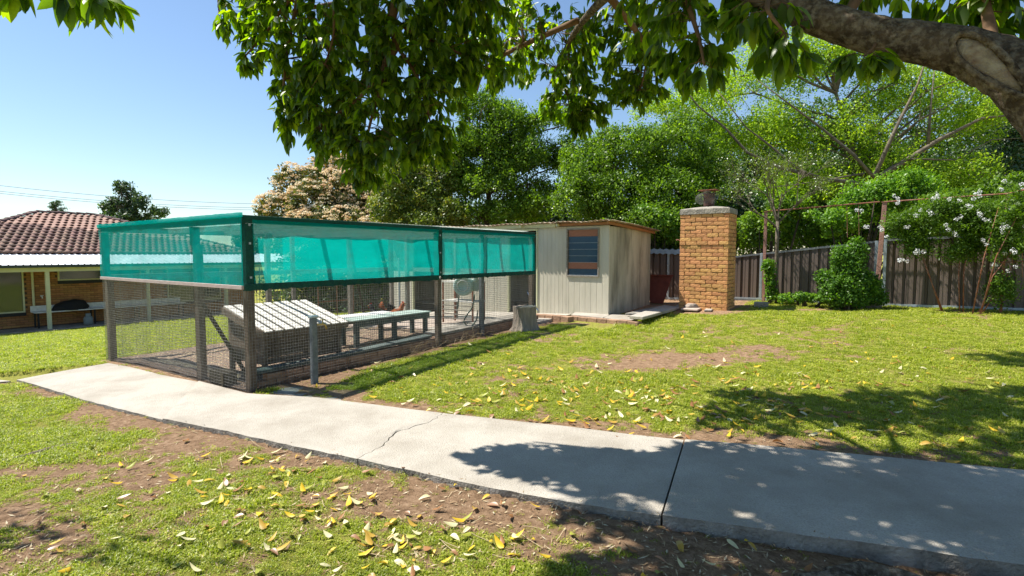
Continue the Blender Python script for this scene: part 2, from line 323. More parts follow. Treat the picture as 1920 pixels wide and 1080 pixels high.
def brick_mesh(L, H, D, m, n=5, j=.004, name='brick'):
    out = []
    for k in range(n):
        e = lambda: rnd.uniform(-j, j)
        mb = MB(); b = .0032
        vs = []
        for y, ins in ((D, 0), (b, 0), (0, b)):
            vs += [(-L/2+ins+e(), y, -H/2+ins+e()*.6), (L/2-ins+e(), y, -H/2+ins+e()*.6), (L/2-ins+e(), y, H/2-ins+e()*.6), (-L/2+ins+e(), y, H/2-ins+e()*.6)]
        fs = [(8, 9, 10, 11)]
        for a in (0, 4): fs += [(a+i, a+4+i, a+4+(i+1) % 4, a+(i+1) % 4) for i in range(4)]
        fs = [tuple(reversed(f)) if i else f for i, f in enumerate(fs)]
        mb.add(vs, fs); out.append(mb.mesh(name, m))
    return out
TM = Matrix.Translation
def RZ(a): return Matrix.Rotation(a, 4, 'Z')
# ------------------------------------------------------------------ path edges (surveyed)
NE = [(-330,735),(30,713),(160,751),(305,788),(420,811),(540,839),(670,865),(800,894),(900,916),(1100,953),(1240,974),(1420,999),(1600,1023),(1780,1048),(1920,1069),(2300,1128)]
FE = [(-400,722),(203,681),(300,703),(372,717),(466,741),(590,748),(835,779),(940,790),(1060,803),(1180,818),(1283,829),(1440,842),(1600,857),(1780,874),(1920,888),(2300,930)]
NEw = [G(*p) for p in NE]; FEw = [G(*p) for p in FE]
NEw[0] = Vector((-10.4, 7.2, 0)); FEw[0] = Vector((-10.6, 7.6, 0))
def pdist(x, y, L):
    """signed distance to polyline L, positive on its right (camera) side"""
    best = np.full(x.shape, 1e9); sg = np.ones(x.shape)
    for a, b in zip(L[:-1], L[1:]):
        dx, dy = b.x-a.x, b.y-a.y; l2 = dx*dx+dy*dy; t = np.clip(((x-a.x)*dx+(y-a.y)*dy)/l2, 0, 1)
        d = np.hypot(x-a.x-t*dx, y-a.y-t*dy); c = dx*(y-a.y)-dy*(x-a.x); m = d < best
        best = np.where(m, d, best); sg = np.where(m, np.where(c < 0, 1, -1), sg)
    return best*sg
def in_cage(x, y, m=0.):
    u = (x-O.x)*AU.x+(y-O.y)*AU.y; v = (x-O.x)*AV.x+(y-O.y)*AV.y
    return (u > -m) & (u < 6.05+m) & (v > -m) & (v < 4.35+m), u, v
SP = [(1270,675,1.1,.42,1.2),(1170,690,.5,.25,.5),(1395,655,.6,.3,.4),(720,760,.7,.16,.8),(650,742,.25,.2,1),(1000,798,1.0,.13,.8),(1240,822,.7,.16,1),(1420,833,.6,.13,.7),
      (1650,858,1.0,.10,.5),(280,790,.45,.28,1.1),(200,770,.5,.3,.9),(120,730,.5,.22,.7),(350,830,.4,.2,.7),(90,880,.6,.18,.6),(60,960,.5,.2,.35),(760,925,.5,.18,.8),(860,950,.4,.2,.7),
      (500,870,.4,.12,.3),(1320,1000,.5,.12,1),(1500,1040,.6,.18,1.2),(1750,1070,.9,.2,1.2),(1250,1060,.4,.2,.35),(540,1000,.3,.15,.2),(250,900,.4,.15,.3),(1040,630,.5,.3,.5),(560,735,.3,.25,1.2),(620,715,.25,.35,.9),(1030,610,.6,.35,.4),
      (1000,640,.4,.2,.3),(1500,581,1.5,.13,.6),(1800,580,1.0,.08,.3),(420,960,.4,.12,.25),(100,1010,.4,.15,.2),(830,660,.8,.12,.2),(640,960,.3,.1,.3)]
SPw = [(G(a, b), rx, ry, k) for a, b, rx, ry, k in SP]
def soil(x, y):
    dn = pdist(x, y, NEw); df = pdist(x, y, FEw)
    near = dn > 0
    s = np.where(near, .23+.18*np.clip((x+4.5)/3, 0, 1)-.22*np.clip((-x-3.0)/1.2, 0, 1), .20)
    s = np.where((~near) & (x < -4), .02, s)
    s = s+.75*(fbm(x*.9, y*.9, 3)-.5)*np.where(near, 1.3, .9)*np.where((~near) & (x < -4), .2, 1)
    s = s+1.15*(fbm(x*6.5, y*6.5, 9)-.5)*np.where((~near) & (x < -4), .3, 1)
    for c, rx, ry, k in SPw:
        s = s+k*np.exp(-(((x-c.x)/rx)**2+((y-c.y)/ry)**2))
    s = s+np.where(near, .6*np.exp(-(dn/.12)**2), 0)+np.where((df < 0) & (x > -4), .5*np.exp(-(df/.10)**2), 0)
    ic, u, v = in_cage(x, y, .12); s = np.where(ic, 1.2, s)
    s = s+.7*np.exp(-((v+.18)/.16)**2)*((u > .3) & (u < 7))
    sh = (u > 6) & (v < .25) & (v > -4.5) & (u < 10.5); s = np.where((u > 7.5) & (u < 12) & (v > -3.2) & (v < 7), s+1*(u > 8.3), s)
    return s
def gz(x, y):
    """finished ground height"""
    z = T(x, y); dn = pdist(x, y, NEw); df = pdist(x, y, FEw)
    z = z-np.where(dn > 0, (.012+.075*np.clip((x-.5)/1.5, 0, 1))*np.exp(-dn/.9), 0)
    z = z-.07*((dn < .0) & (df > .0))
    ic, u, v = in_cage(x, y)
    z = z+.05*np.exp(-((v+.75)/.45)**2)*np.clip(u/1.2, 0, 1)*np.clip((6.6-u)/2, 0, 1)      # bank beside the run
    z = z+.022*(fbm(x*2.2, y*2.2, 5)-.5)+.016*(fbm(x*9, y*9, 6, 3)-.5)
    return z
def gzz(x, y): return float(gz(np.array([x]), np.array([y]))[0])
def Gg(px, py):
    p = G(px, py)
    return Vector((p.x, p.y, gzz(p.x, p.y)))

def build_ground():
    def axis(lo, hi, step, far_lo, far_hi):
        a = list(np.arange(lo, hi, step)); s = step; x = a[-1]
        while x < far_hi: s *= 1.18; x += s; a.append(x)
        s = step; x = a[0]; b = []
        while x > far_lo: s *= 1.18; x -= s; b.append(x)
        return np.array(b[::-1]+a)
    xs = axis(-8.5, 9.5, .055, -420, 420); ys = axis(1.9, 12.5, .055, -40, 600)
    X, Y = np.meshgrid(xs, ys); Z = gz(X, Y); sl_ = soil(X, Y)
    V = np.stack([X, Y, Z], -1).reshape(-1, 3); nx, ny = len(xs), len(ys)
    i = (np.arange(ny-1)[:, None]*nx+np.arange(nx-1)[None]).ravel()
    me = npmesh('lawn_ground', V, np.stack([i, i+1, i+1+nx, i+nx], 1), M['ground'], smooth=True)
    a = me.attributes.new('soil', 'FLOAT', 'POINT'); a.data.foreach_set('value', sl_.ravel().astype(np.float32))
    tag(put('ground', me), 'sloping back yard lawn worn down to bare soil in patches', kind='structure')
build_ground()

# path slabs
def resample(L, n):
    L = [Vector((p.x, p.y)) for p in L]; d = [0]
    for a, b in zip(L[:-1], L[1:]): d.append(d[-1]+(b-a).length)
    out = []
    for k in range(n+1):
        t = d[-1]*k/n; j = max(i for i in range(len(d)) if d[i] <= t+1e-9); j = min(j, len(L)-2)
        out.append(L[j].lerp(L[j+1], (t-d[j])/(d[j+1]-d[j])))
    return out
def slab(parent, name, near, far, c0=0, c1=0, dz=0., thick=.09, m='concrete', nn=26, nw=10):
    A = resample(near, nn); B = resample(far, nn); V = []; rows = len(A)
    rA = [rnd.uniform(-.008, .008) for _ in A]
    for i, (a, b) in enumerate(zip(A, B)):
        for k in range(nw+1):
            t = k/nw; p = a.lerp(b, t); d = (A[min(i+1, nn)]-A[max(i-1, 0)]).normalized()
            if i == 0 and c0: p = p+d*c0[k]
            if i == nn and c1: p = p+d*c1[k]
            if k == 0: p = p-(b-a).normalized()*rA[i]
            V.append([p.x, p.y])
    V = np.array(V); z = T(V[:, 0], V[:, 1])+.012+dz+.006*(fbm(V[:, 0]*3, V[:, 1]*3, 2)-.5)
    edge = np.array([(k == 0 or k == nw or i in (0, nn)) for i in range(rows) for k in range(nw+1)])
    z = z-np.where(edge, .006, 0)
    top = np.c_[V, z]; n = len(top); q = nw+1
    F = [(i*q+k, (i+1)*q+k, (i+1)*q+k+1, i*q+k+1) for i in range(nn) for k in range(nw)]
    ring = [i*q for i in range(rows)]+[nn*q+k for k in range(1, q)]+[i*q+nw for i in range(nn-1, -1, -1)]+[k for k in range(nw-1, 0, -1)]
    bot = top[ring]-[0, 0, thick]; m_ = len(ring)
    for j in range(m_): a_, b_ = ring[j], ring[(j+1) % m_]; F.append((b_, a_, n+j, n+(j+1) % m_))
    F = [tuple(reversed(f)) for f in F]
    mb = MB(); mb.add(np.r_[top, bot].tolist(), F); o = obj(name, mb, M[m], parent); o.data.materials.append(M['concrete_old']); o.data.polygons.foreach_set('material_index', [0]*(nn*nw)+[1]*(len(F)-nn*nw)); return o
path = tag(bpy.data.objects.new('path', None), 'pale concrete garden path of cracked slabs crossing the lawn', kind='structure'); COL.objects.link(path)
lerp3 = lambda a, b, t: a.lerp(b, t)
N, F_ = NEw, FEw
cr = [0]*25
for k in range(1, 25): cr[k] = cr[k-1]*.86+rnd.uniform(-.028, .028)+.012*math.sin(k*.5)
slab(path, 'slab', [N[0], lerp3(N[0], N[1], .98)], [F_[0], lerp3(F_[0], F_[1], .55), ], dz=-.01, nn=8, m='concrete')
slab(path, 'slab', [N[1], N[2], N[3]], [F_[1], F_[2], F_[3]], dz=.0, c1=[-.004]*11)
slab(path, 'slab', [N[3], N[4], N[5], N[6]], [F_[3], F_[4], F_[5], F_[6]], dz=.014, c0=[.004]*25, c1=[c-.003 for c in cr], nw=24)
slab(path, 'slab', [N[6], N[7], N[8], N[9], N[10]], [F_[6], F_[7], F_[8], F_[9], F_[10]], dz=.014, c0=[c+.002+(rnd.uniform(.0, .010) if 5 < k < 19 else 0) for k, c in enumerate(cr)], c1=[-.006]*25, nw=24)
slab(path, 'slab', [N[10], N[11], N[12], N[13], N[14], N[15]], [F_[10], F_[11], F_[12], F_[13], F_[14], F_[15]], dz=.02, c0=[.007]*11, thick=.16)
# small apron by the tap
mb = MB(); pts = [G(505, 738), G(640, 752), G(628, 733), G(585, 722), G(530, 729)]
mb.prism([(p.x, p.y) for p in pts], lambda x, y: Tz(x, y)-.1, lambda x, y: Tz(x, y)+.008); obj('slab', mb, M['concrete_old'], path)

# ------------------------------------------------------------------ fence behind
FA = Vector((5.67, 13.6, 0)); FC = Vector((10.08, 10.5, 0)); FD = (FC-FA).normalized(); FR = math.atan2(FD.y, FD.x)
def fence_at(px): k = (px-960)/FPX; return (k*FA.y-FA.x)/(FD.x-k*FD.y)      # distance along the fence
def pan_mesh(w, m):
    pr = [(0, .05), (.02, .05), (.032, 0), (.03+(w-.06)*.33, 0), (.03+(w-.06)*.34, .005), (.03+(w-.06)*.66, .005), (.03+(w-.06)*.67, 0), (w-.032, 0), (w-.02, .05), (w, .05)]
    mb = MB(); n = len(pr); mb.add([(x, y, z) for z in (0, 1) for x, y in pr], [(i, i+1, n+i+1, n+i) for i in range(n-1)]); return mb.mesh('fence_sheet', m)
PW = .19
def fence_seg(label, s0, s1, zt0, zt1, zb0, zb1, post_at=()):
    o0 = FA+FD*s0; t = thing('steel_fence', label, 'fence', (o0.x, o0.y, min(zb0, zb1)-.05), FR); zr = t.location.z
    L = s1-s0; n = max(1, round(L/PW)); me = pan_mesh(L/n, M['fence']); f = lambda a, b, x: a+(b-a)*x/L
    for i in range(n):
        x = i*L/n; b = f(zb0, zb1, x)-zr; h = f(zt0, zt1, x+L/n/2)-zr-b
        q = put('fence_sheet', me, t); q.matrix_local = TM((x, 0, b)) @ Matrix.Diagonal((1, 1, h, 1))
    mb = MB(); mb.beam((0, 0.012, zt0-zr), (L, 0.012, zt1-zr), .06, .045); obj('top_rail', mb, M['galv_dark'], t)
    mb = MB(); mb.beam((0, 0.012, zb0-zr), (L, 0.012, zb1-zr), .065, .05); obj('bottom_rail', mb, M['galv'], t)
    for x in post_at:
        mb = MB(); mb.box(x-.03, x+.03, -.02, .05, -.15, f(zt0, zt1, x)-zr+.02); obj('post', mb, M['galv'], t, bevel=.004)
    return t
sB = fence_at(1655); sA = fence_at(1376); sE = fence_at(2150)
f1 = fence_seg('shaded brown steel fence in the gap between shed and brick chimney', fence_at(1130), sA-.02, 1.72, 1.62, .35, .42, (fence_at(1253)-fence_at(1130),))
f2 = fence_seg('lower brown steel fence section between brick chimney and round green bush', sA, sB-.09, 1.525, 1.875, .475, .50, (fence_at(1427)-sA, sB-.13-sA))
f3 = fence_seg('taller brown steel fence section under the white flowering climber', sB, sE, 1.90, 2.05, .475, .53, (.03, (sE-sB)*.62))
mb = MB(); mb.box(.02, sB-sA-.1, -.03, .0, .02-.2, .045); obj('base_board', mb, M['galv_dark'], f2)
mb = MB(); mb.box(.05, sE-sB, .005, .05, -.2, .035); obj('base_board', mb, M['wood_orange'], f3)
# corrugated capping on the shaded fence
mb = MB(); n = 90; L = sA-.02-fence_at(1130)
vs = []
for i in range(n+1):
    x = L*i/n; dz = .018*math.sin(i*1.5); z0 = 1.72+(1.62-1.72)*i/n-f1.location.z; vs += [(x, -.045, z0-.07+dz), (x, -.03, z0+.06+dz)]
mb.add(vs, [(2*i, 2*i+2, 2*i+3, 2*i+1) for i in range(n)]); obj('corrugated_capping', mb, M['galv'], f1)

# ------------------------------------------------------------------ house with veranda
HU, HV = 5.0, 20.0; hb = UV(HU, HV, -1.15)
house = thing('brick_house', 'brick house with brown hipped tile roof and white metal veranda beyond the run', 'house', hb, ROT)
def hl(u, v, z): return (u-HU, v-HV, z+1.15)
def hbox(mb, u0, u1, v0, v1, z0, z1): return mb.box(u0-HU, u1-HU, v0-HV, v1-HV, z0+1.15, z1+1.15)
U0, U1 = -1.0, 11.2
mb = MB(); hbox(mb, U0+.5, U1-.4, HV+.02, HV+9, -1.3, 1.5); obj('wall', mb, M['mortar_dark'], house)
bm_ = brick_mesh(.232, .076, .05, M['house_brick'])
wins = [(.9, 2.33, -.50, 1.0), (3.42, 6.1, .62, 1.25), (7.2, 9.4, -.5, 1.1)]
pl = []
for r in range(28):
    z = -1.1+r*.086+.043
    for c in range(-1, 42):
        u = .9+c*.24+(.12 if r % 2 else 0)
        if u > 10.6 or any(a-.10 < u < b+.10 and z0-.03 < z < z1+.03 for a, b, z0, z1 in wins): continue
        pl.append(TM(hl(u, HV-.005+rnd.uniform(0, .006), z)))
pieces(house, 'brick', bm_, pl)
for a, b, z0, z1 in wins:
    fr = MB()
    for q in ((a, b, z0-.05, z0), (a, b, z1, z1+.05), (a-.05, a, z0-.05, z1+.05), (b, b+.05, z0-.05, z1+.05)): hbox(fr, q[0], q[1], HV-.045, HV+.03, q[2], q[3])
    w_ = obj('window', fr, M['cream'], house)
    g = MB(); hbox(g, a, b, HV-.02, HV-.01, z0, z1); obj('pane', g, M['glass'], w_)
    g = MB(); hbox(g, a-.06, b+.06, HV-.09, HV-.047, z0-.17, z0-.052); obj('sill', g, M['black_metal'], w_)
mb = MB(); mb.tube([hl(2.62, HV-.07, .98), hl(2.62, HV-.07, -.52)], .038, 8); mb.tube([hl(2.62, HV-.07, .95), hl(2.62, HV-.5, 1.1)], .035, 8); obj('downpipe', mb, M['cream'], house)
mb = MB(); hbox(mb, U0-1, U1+1, HV-1.55, HV, -1.35, -1.13); obj('veranda_floor', mb, M['concrete_old'], house)
eb = brick_mesh(.105, .10, .20, M['pavers'], name='edging_brick'); pl = []
for i in range(110): pl.append(TM(hl(.6+i*.115, HV-1.77, -1.14)) @ Matrix.Rotation(rnd.uniform(-.02, .02), 4, 'Z'))
pieces(house, 'edging_brick', eb, pl)
mb = MB(); hbox(mb, U0-1, U1+1, HV-2.35, HV-1.78, -1.45, -1.19); obj('kerb', mb, M['concrete_old'], house)
for u in (-.4, 2.7, 5.85, 8.95, 11.9):
    mb = MB(); hbox(mb, u-.055, u+.055, HV-1.56, HV-1.45, -1.13, .97); obj('veranda_post', mb, M['cream'], house)
mb = MB(); hbox(mb, U0-1.5, U1+1.1, HV-1.57, HV-1.44, .972, 1.16); obj('beam', mb, M['cream'], house)
mb = MB(); hbox(mb, U0-1.5, U1+1.15, HV-1.76, HV-1.64, 1.12, 1.21); obj('gutter', mb, M['gutter'], house)
# ribbed metal roofing
mb = MB(); u = U0-1.5; pr = []
while u < U1+1.15:
    pr += [(u, 0), (u+.145, 0), (u+.155, .025), (u+.18, .025), (u+.19, 0)]; u += .19
vs = [hl(a, HV-1.70, 1.215+h) for a, h in pr]+[hl(a, HV+.1, 1.60+h) for a, h in pr]; n = len(pr)
mb.add(vs, [(i, i+1, n+i+1, n+i) for i in range(n-1)]); obj('veranda_roof', mb, M['white_roof'], house)
# tiled hip roof
RZ_ = 3.42; EZ = 1.60; R0, R1 = 4.03, 6.18; pitch = math.atan2(RZ_-EZ, 5.0); SLn = math.hypot(5, RZ_-EZ)
mb = MB(); e0, e1, e2, e3 = hl(U0, HV, EZ-.03), hl(U1, HV, EZ-.03), hl(U1, HV+10, EZ-.03), hl(U0, HV+10, EZ-.03); r0, r1 = hl(R0, HV+5, RZ_-.03), hl(R1, HV+5, RZ_-.03)
mb.add([e0, e1, e2, e3, r0, r1], [(0, 1, 5, 4), (1, 2, 5), (2, 3, 4, 5), (3, 0, 4), (3, 2, 1, 0)]); obj('roof', mb, M['ridge'], house)
def tile_mesh(wd=.262, ln=.40):
    out = []
    for s in range(4):
        mb = MB(); prf = [(-wd/2+wd*k/7, h) for k, h in enumerate((.0, .006, .03, .046, .046, .03, .006, .0))]
        e = rnd.uniform(-.003, .003); vs = []
        for y, dz in ((0, .036+e), (ln, .006)): vs += [(x, y, h+dz) for x, h in prf]
        vs += [(x, .004, h+.006) for x, h in prf]; n = 8
        mb.add(vs, [(i, i+1, n+i+1, n+i) for i in range(7)]+[(2*n+i, 2*n+i+1, i+1, i) for i in range(7)]); out.append(mb.mesh('roof_tile', M['tile'], True))
    return out
tl = tile_mesh(); pl = []; rows = 15; ex = SLn/rows; Rx = Matrix.Rotation(pitch, 4, 'X')
for r in range(rows):
    d = r*ex; t = d/SLn; a, b = U0+(R0-U0)*t+.1, U1+(R1-U1)*t-.1; c = 0
    u = -1.2+(.125 if r % 2 else 0)
    while u < b:
        if u > a: pl.append(TM(hl(u, HV+d*math.cos(pitch), EZ+d*math.sin(pitch))) @ Rx @ RZ(rnd.uniform(-.012, .012)))
        u += .25
pieces(house, 'roof_tile', tl, pl)
def caps(p, q):
    p = Vector(p); q = Vector(q); n = max(1, round((q-p).length/.36)); d = (q-p)/n; me = None
    for i in range(n):
        mb = MB(); a = d.normalized(); x = a.cross(Vector((0, 0, 1))).normalized(); up = x.cross(a); vs = []
        for s_, y, r in ((0, 0, .115), (1, 1.06, .095)):
            for k in range(6): g = math.pi*k/5; vs.append(d*y+x*math.cos(g)*r+up*(math.sin(g)*r*.75-(.0 if s_ == 0 else .015)))
        mb.add(vs, [(k, k+1, 7+k, 6+k) for k in range(5)]+[(5, 4, 3, 2, 1, 0)])
        me = me or mb.mesh('ridge_tile', M['ridge']); o = put('ridge_tile', me, house, p+d*i+Vector((0, 0, .03)))
caps(hl(R0, HV+5, RZ_+.02), hl(R1, HV+5, RZ_+.02)); caps(hl(U0, HV, EZ+.02), hl(R0, HV+5, RZ_+.02)); caps(hl(U1, HV, EZ+.02), hl(R1, HV+5, RZ_+.02))
# veranda furniture
bt = thing('wall_bench', 'long white bench along the brick veranda wall', 'bench', UV(4.4, HV-.45, -1.13), ROT)
mb = MB(); mb.box(-1.9, 3.2, -.22, .30, .56, .60); obj('bench_top', mb, M['white'], bt, bevel=.005)
mb = MB(); mb.box(-1.9, 3.2, .31, .34, .58, .80); obj('back_panel', mb, M['white'], bt)
for x in (-1.8, -.1, 1.4, 3.1):
    for y in (-.18, .25): mb = MB(); mb.box(x-.025, x+.025, y-.025, y+.025, 0, .558); obj('leg', mb, M['black_metal'], bt)
bq = thing('covered_barbecue', 'black fabric cover draped over a barbecue on the white bench', 'barbecue', UV(3.55, HV-.45, -.53), ROT)
mb = MB(); prof = []; V_ = []
for i in range(9):
    for j in range(21):
        a = 2*math.pi*j/20; t = i/8; r = (1-t**2.2)**.5 if t < 1 else 0; r = r*(1+.07*math.sin(3*a+i)+.04*math.sin(7*a)); x = .58*r*math.cos(a)+(.18*t); V_.append((x, .24*r*math.sin(a), .40*t+.02*math.sin(a*2)*(1-t)))
mb.add(V_, [(i*21+j, i*21+j+1, (i+1)*21+j+1, (i+1)*21+j) for i in range(8) for j in range(20)]); obj('cover', mb, M['black_cloth'], bq, True)
mb = MB(); mb.box(-.3, .3, -.18, .18, .005, .10); obj('base_tray', mb, M['black_metal'], bq)
gb = thing('gas_bottle', 'small grey gas bottle under the white veranda bench', 'gas bottle', UV(4.05, HV-.75, -1.13), ROT)
mb = MB(); mb.lathe([(0, 0), (.13, 0), (.155, .04), (.155, .24), (.12, .31), (.04, .34), (0, .34)], 16); obj('tank', mb, M['gas'], gb, True)
mb = MB(); mb.lathe([(.085, .33), (.085, .43), (.075, .43), (.075, .33)], 14); obj('collar', mb, M['gas'], gb, True)
tp = thing('wall_tap', 'small wall tap beside the cream downpipe', 'tap', UV(2.85, HV-.03, .0), ROT)
mb = MB(); mb.tube([(0, 0, .0), (0, -.12, .0), (0, -.15, -.06)], .02, 6); mb.box(-.05, .05, -.1, -.08, .03, .05); mb.tube([(0, -.09, 0), (0, -.09, .04)], .012, 5); obj('spout', mb, M['white'], tp)
# ------------------------------------------------------------------ wire run with shade cloth
CL, CW = 6.03, 4.3
cage = thing('animal_run', 'large timber and wire mesh animal run with teal shade cloth around its top', 'animal run', (O.x, O.y, 0), ROT)
ZT, ZM = 2.04, 1.22
def g_uv(u, v): p = UV(u, v); return Tz(p.x, p.y)
def segs(S_, r, n=3):
    """thin wires from segment list"""
    A = np.array([s[0] for s in S_], float); B = np.array([s[1] for s in S_], float); d = B-A; d /= np.linalg.norm(d, axis=1)[:, None]
    up = np.where(np.abs(d[:, 2:3]) > .9, [[0.3, 1., 0]], [[0, 0, 1.]]); x = np.cross(d, up); x /= np.linalg.norm(x, axis=1)[:, None]; y = np.cross(x, d); V = []
    for P_ in (A, B):
        for k in range(n): a = 2*math.pi*k/n+.5; V.append(P_+r*(x*math.cos(a)+y*math.sin(a)))
    V = np.stack(V, 1); m = len(A); b = (np.arange(m)*2*n)[:, None]
    F = np.concatenate([b+np.array([[k, (k+1) % n, n+(k+1) % n, n+k]]) for k in range(n)], 0); return V.reshape(-1, 3), F
def wiremesh(p0, p1, top, bot0, bot1, pitch=.036, r=.0023, off=0.0, name='wire_mesh', parent=cage):
    """p0,p1 plan points (local), from bottom line to the level `top`"""
    p0 = np.array(p0, float); p1 = np.array(p1, float); L = np.linalg.norm(p1-p0); n = int(L/pitch); S_ = []
    w_ = lambda t: .006*math.sin(t*9+off)
    nr = np.array([-(p1-p0)[1], (p1-p0)[0]])/L
    for i in range(n+1):
        t = i/n; q = p0+(p1-p0)*t+nr*w_(t*L); S_.append(((q[0], q[1], bot0+(bot1-bot0)*t), (q[0], q[1], top)))
    z = top-.005; lo = min(bot0, bot1)
    while z > lo:
        ts = [0, 1]
        if z < max(bot0, bot1):
            tc = (z-bot0)/(bot1-bot0); ts = [0, tc] if bot0 < bot1 else [tc, 1]
        K = max(1, int((ts[1]-ts[0])*L/.35)); tt = [ts[0]+(ts[1]-ts[0])*k/K for k in range(K+1)]
        pts = [(*(p0+(p1-p0)*t+nr*w_(t*L)), z) for t in tt]; S_ += list(zip(pts[:-1], pts[1:])); z -= pitch
    V, F = segs(S_, r); tag(put(name, npmesh(name, V, F, M['wire']), parent), kind='stuff')
g00, g03, g60 = g_uv(0, 0), g_uv(0, CW), g_uv(CL, 0)
wiremesh((0, -.035), (3.2, -.035), ZM, g00-.02, g_uv(3.2, 0)+.0); wiremesh((3.2, -.035), (CL, -.035), ZM, g_uv(3.2, 0), g60, off=2)
wiremesh((-.035, 0), (-.035, 1.2), ZM, g00-.02, g_uv(0, 1.2)); wiremesh((-.035, 1.2), (-.035, CW), ZM, g_uv(0, 1.2), g03, off=1)
wiremesh((0, CW), (CL, CW), ZM, g03-.02, g_uv(CL, CW), pitch=.05, r=.0018); wiremesh((CL, 0), (CL, CW), ZM, g60, g_uv(CL, CW), pitch=.05, r=.0018)
def post(u, v, z1, m='timber', w=.085, d=.085, z0=None, name='post'):
    z0 = g_uv(u, v)-.06 if z0 is None else z0; mb = MB(); mb.box(u-w/2, u+w/2, v-d/2, v+d/2, z0, z1); return obj(name, mb, M[m], cage, bevel=.004)
post(.045, .03, ZM, w=.095, d=.09); post(.035, 1.2, ZM+.5, w=.08, d=.11); post(.04, CW-.05, ZM, 'timber', .09, .12)
post(3.2, .03, ZM-.02, w=.085); post(4.35, .035, ZT-.1, 'galv_dark', .085, .06); post(CL-.04, .03, ZT-.08, 'timber', .09)
for u in (2.72, 4.72, 5.98): post(u, CW-.06, ZT-.05, 'timber_grey', .09, .09)
post(3.09, CW-.35, ZT-.06, 'timber_grey', .07, .07); post(CL-.05, 3.67, ZT-.05, 'timber_grey', .085, .085); post(CL-.04, 2.1, ZT-.05, 'timber_grey', .07, .07)
post(5.1, 3.0, 1.5, 'galv', .035, .035); 
# upper posts wrapped in dark cloth
for u, w_ in ((.045, .10), (3.2, .10), (CL-.03, .06)):
    mb = MB(); mb.box(u-w_/2, u+w_/2, -.03, .07, ZM+.02, ZT-.095); obj('wrapped_post', mb, M['green_wrap'], cage)
mb = MB(); mb.box(-.03, 3.195, -.035, .055, ZT-.09, ZT); obj('top_rail', mb, M['green_wrap'], cage, bevel=.006)
mb = MB(); mb.box(3.205, CL, -.035, .055, ZT-.095, ZT-.004); obj('top_rail', mb, M['green_wrap'], cage, bevel=.006)
def wrinkled(mb, a, b, h, thick, amp=.006, n=80):
    a = Vector(a); b = Vector(b); d = (b-a).normalized(); x = d.cross(Vector((0, 0, 1))).normalized(); vs = []
    for i in range(n+1):
        p = a.lerp(b, i/n); w1 = amp*(mnoise.noise(Vector((i*.45, 3.1, h)))); w2 = amp*(mnoise.noise(Vector((i*.6, 8.1, h))))
        vs += [p-x*thick/2+Vector((0, 0, -h/2+w1)), p+x*thick/2+Vector((0, 0, -h/2+w2)), p+x*(thick/2+w2)+Vector((0, 0, h/2)), p-x*(thick/2)+Vector((0, 0, h/2+w1))]
    mb.add(vs, [(4*i+k, 4*i+(k+1) % 4, 4*i+4+(k+1) % 4, 4*i+4+k) for i in range(n) for k in range(4)]+[(3, 2, 1, 0), (4*n, 4*n+1, 4*n+2, 4*n+3)]); return mb
mb = wrinkled(MB(), (-.03, -.02, ZM+.0), (3.15, -.02, ZM+.0), .075, .06, .03); obj('middle_rail', mb, M['green_wrap'], cage)
mb = wrinkled(MB(), (3.25, -.02, ZM+.0), (CL, -.02, ZM+.0), .07, .06, .03); obj('middle_rail', mb, M['green_wrap'], cage)
mb = MB(); mb.box(-.065, -.035, -.03, CW, ZM-.025, ZM+.02); obj('middle_rail', mb, mat('faded_pink_timber', (.45, .36, .34), .85, (.33, .26, .24), 8, stretch=(6, 1, 6)), cage, bevel=.003)
mb = MB(); mb.box(-.03, .05, .06, CW, ZT-.09, ZT-.01); obj('top_rail', mb, M['timber_dark'], cage)
mb = MB(); mb.box(-.03, .05, 1.16, 1.26, ZM+.5, ZT-.1); obj('upper_post', mb, M['timber_dark'], cage)
mb = MB(); mb.box(-.03, .05, CW-.1, CW-.0, ZM+.03, ZT-.1); obj('upper_post', mb, M['timber_dark'], cage)
for a, b in (((0.05, CW), (CL, CW)), ((CL, .06), (CL, CW-.04))):
    for z in (ZM, ZT-.05): mb = MB(); mb.beam((*a, z), (*b, z), .07, .09); obj('back_rail', mb, M['timber_grey'], cage)
# shade cloth
def cloth(p0, p1, z0, z1, name='shade_cloth', sag=.018, nu=60, nz=12, seed=0):
    p0 = Vector(p0); p1 = Vector(p1); d = (p1-p0).normalized(); nr = Vector((-d.y, d.x)); vs = []
    for j in range(nz+1):
        for i in range(nu+1):
            p = p0.lerp(p1, i/nu); t = j/nz; q = Vector((p.x*2.2, p.y*2.2, t*1.6+seed)); w_ = sag*(mnoise.noise(q)+.5*mnoise.noise(q*3.1))*(1-(2*t-1)**4)
            low = .022*abs(mnoise.noise(Vector((i*.7, seed, t*6))))*max(0, 1-t*4)
            p = p+nr*(w_+low); vs.append((p.x, p.y, z0+(z1-z0)*t))
    n = nu+1; mb = MB(); mb.add(vs, [(j*n+i, j*n+i+1, (j+1)*n+i+1, (j+1)*n+i) for j in range(nz) for i in range(nu)]); return obj(name, mb, M['cloth'], cage, True)
cloth((-.045, -.04), (-.045, 1.22), ZM+.02, ZT+.005, seed=1); cloth((-.047, 1.20), (-.047, CW+.02), ZM+.02, ZT+.005, seed=2)
cloth((.08, -.038), (3.16, -.038), ZM+.03, ZT-.05, seed=3, sag=.022); cloth((3.24, -.038), (CL, -.038), ZM+.03, ZT-.05, seed=4, sag=.022)
cloth((3.12, CW+.045), (CL, CW+.045), ZM+.02, ZT-.02, seed=5); cloth((CL+.045, .9), (CL+.045, CW), ZM+.02, ZT-.02, seed=6)
